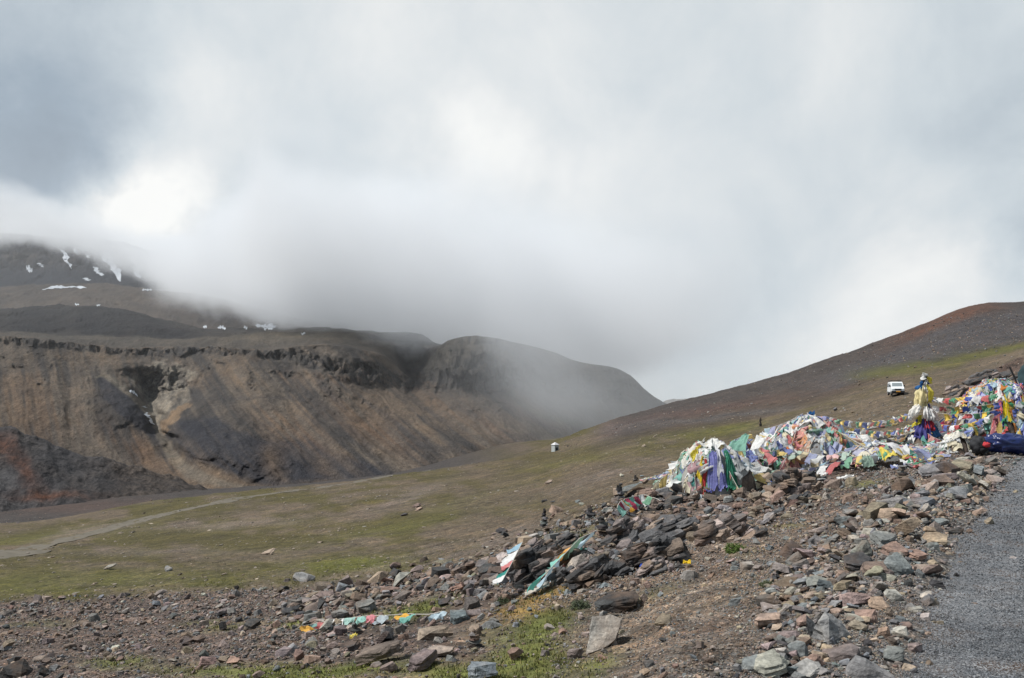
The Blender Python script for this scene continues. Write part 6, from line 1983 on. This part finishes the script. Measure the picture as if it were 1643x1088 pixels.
shrub(931, 975, 30, 'grey-green cushion plant on the slope above the pale tilted slab', 1, (0.085, 0.105, 0.06))
shrub(1230, 941, 22, 'small grey-green tuft on the brown gravel slope', 2, (0.10, 0.115, 0.06))
shrub(806, 968, 22, 'grey-green cushion plant beside the whitish rag', 3, (0.075, 0.095, 0.05))
shrub(1180, 887, 34, 'green cushion plant under the rubbly ledge', 4, (0.085, 0.13, 0.03))

# ------------------------------------------------------------------ low cloud on the mountains
def cloud_box(name, x0, x1, y0, y1, z0, z1):
    bm = bmesh.new()
    box(bm, x0, x1, y0, y1, z0, z1)
    bmesh.ops.recalc_face_normals(bm, faces=bm.faces)
    me = bpy.data.meshes.new(name)
    bm.to_mesh(me); bm.free()
    return link(name, me)


cb = cloud_box('cloud_bank', -3400, 1300, 1120, 4300, -60, 1050)
mc = bpy.data.materials.new('cloud_vapour')
mc.use_nodes = True
t = mc.node_tree
t.nodes.clear()
P_ = nd(t, 'ShaderNodeTexCoord').outputs['Object']
sp = nd(t, 'ShaderNodeSeparateXYZ'); t.links.new(P_, sp.inputs[0])
X_, Y_, Z_ = sp.outputs
nz = noise(t, P_, 0.0030, 6, 0.64)
nz.inputs['Distortion'].default_value = 0.4
nl = noise(t, P_, 0.0008, 2, 0.5)
nf = mth(t, 'SUBTRACT', nz.outputs['Fac'], 0.5)
xn = mth(t, 'MINIMUM', X_, 60.0)
zb = mth(t, 'ADD', mth(t, 'MULTIPLY', xn, -0.20), 68.0)
zb = mth(t, 'ADD', zb, mth(t, 'MULTIPLY', mth(t, 'MULTIPLY', mth(t, 'SUBTRACT', -1000.0, X_), 1 / 300.0, clamp=True), 125.0))
dz = mth(t, 'SUBTRACT', Z_, zb)
dz2 = mth(t, 'ADD', dz, mth(t, 'MULTIPLY', nf, 350.0))
dens = mth(t, 'MULTIPLY', dz2, 1 / 75.0, clamp=True)
left = mth(t, 'MULTIPLY', mth(t, 'ADD', mth(t, 'DIVIDE', X_, Y_), 0.40), 1 / 0.13, clamp=True)      # 0 at the far left, 1 over the valley
thick = mth(t, 'ADD', mth(t, 'MULTIPLY', left, 165.0), 35.0)
top = mth(t, 'SUBTRACT', 1.0, mth(t, 'MULTIPLY', mth(t, 'SUBTRACT', dz2, thick), 1 / 110.0, clamp=True))
xf = mth(t, 'SUBTRACT', 1.0, mth(t, 'MULTIPLY', mth(t, 'SUBTRACT', X_, 0.0), 1 / 480.0, clamp=True))
y0 = mth(t, 'ADD', mth(t, 'MULTIPLY', left, -1150.0), 2500.0)
yf = mth(t, 'MULTIPLY', mth(t, 'SUBTRACT', Y_, y0), 1 / 400.0, clamp=True)
nm = noise(t, P_, 0.0075, 5, 0.65, 0.6)
lum = mth(t, 'ADD', mth(t, 'MULTIPLY', mth(t, 'SUBTRACT', nm.outputs['Fac'], 0.5), 5.0), 1.0, clamp=False)
lum = mth(t, 'MINIMUM', mth(t, 'MAXIMUM', lum, 0.08), 2.4)
dens = mth(t, 'MULTIPLY', mth(t, 'MULTIPLY', dens, top), mth(t, 'MULTIPLY', mth(t, 'MULTIPLY', xf, lum), mth(t, 'MULTIPLY', yf, 0.0075)))
# wisp hanging in front of the right-hand cliffs
def puff(cx, cy, cz, r, rz, amt):
    a = mth(t, 'POWER', mth(t, 'DIVIDE', mth(t, 'SUBTRACT', X_, cx), r), 2.0)
    b = mth(t, 'POWER', mth(t, 'DIVIDE', mth(t, 'SUBTRACT', Y_, cy), r * 1.3), 2.0)
    c = mth(t, 'POWER', mth(t, 'DIVIDE', mth(t, 'SUBTRACT', Z_, cz), rz), 2.0)
    e = mth(t, 'EXPONENT', mth(t, 'MULTIPLY', mth(t, 'ADD', mth(t, 'ADD', a, b), c), -1.0))
    return mth(t, 'MULTIPLY', mth(t, 'MULTIPLY', e, amt), mth(t, 'MULTIPLY', mth(t, 'ADD', nf, 0.25), 2.6, clamp=True))


for args in ((20, 1480, 35, 95, 75, 0.0042), (110, 1420, -10, 110, 60, 0.0028), (230, 1500, 20, 150, 90, 0.0012)):
    dens = mth(t, 'ADD', dens, puff(*args))
dens = mth(t, 'ADD', dens, 0.00009)
pv = nd(t, 'ShaderNodeVolumePrincipled')
pv.inputs['Color'].default_value = (0.95, 0.965, 0.985, 1)
pv.inputs['Anisotropy'].default_value = 0.05
t.links.new(dens, pv.inputs['Density'])
om = nd(t, 'ShaderNodeOutputMaterial')
t.links.new(pv.outputs[0], om.inputs['Volume'])
mc.cycles.volume_step_rate = 0.8
cb.data.materials.append(mc)
tag(cb, kind='stuff')
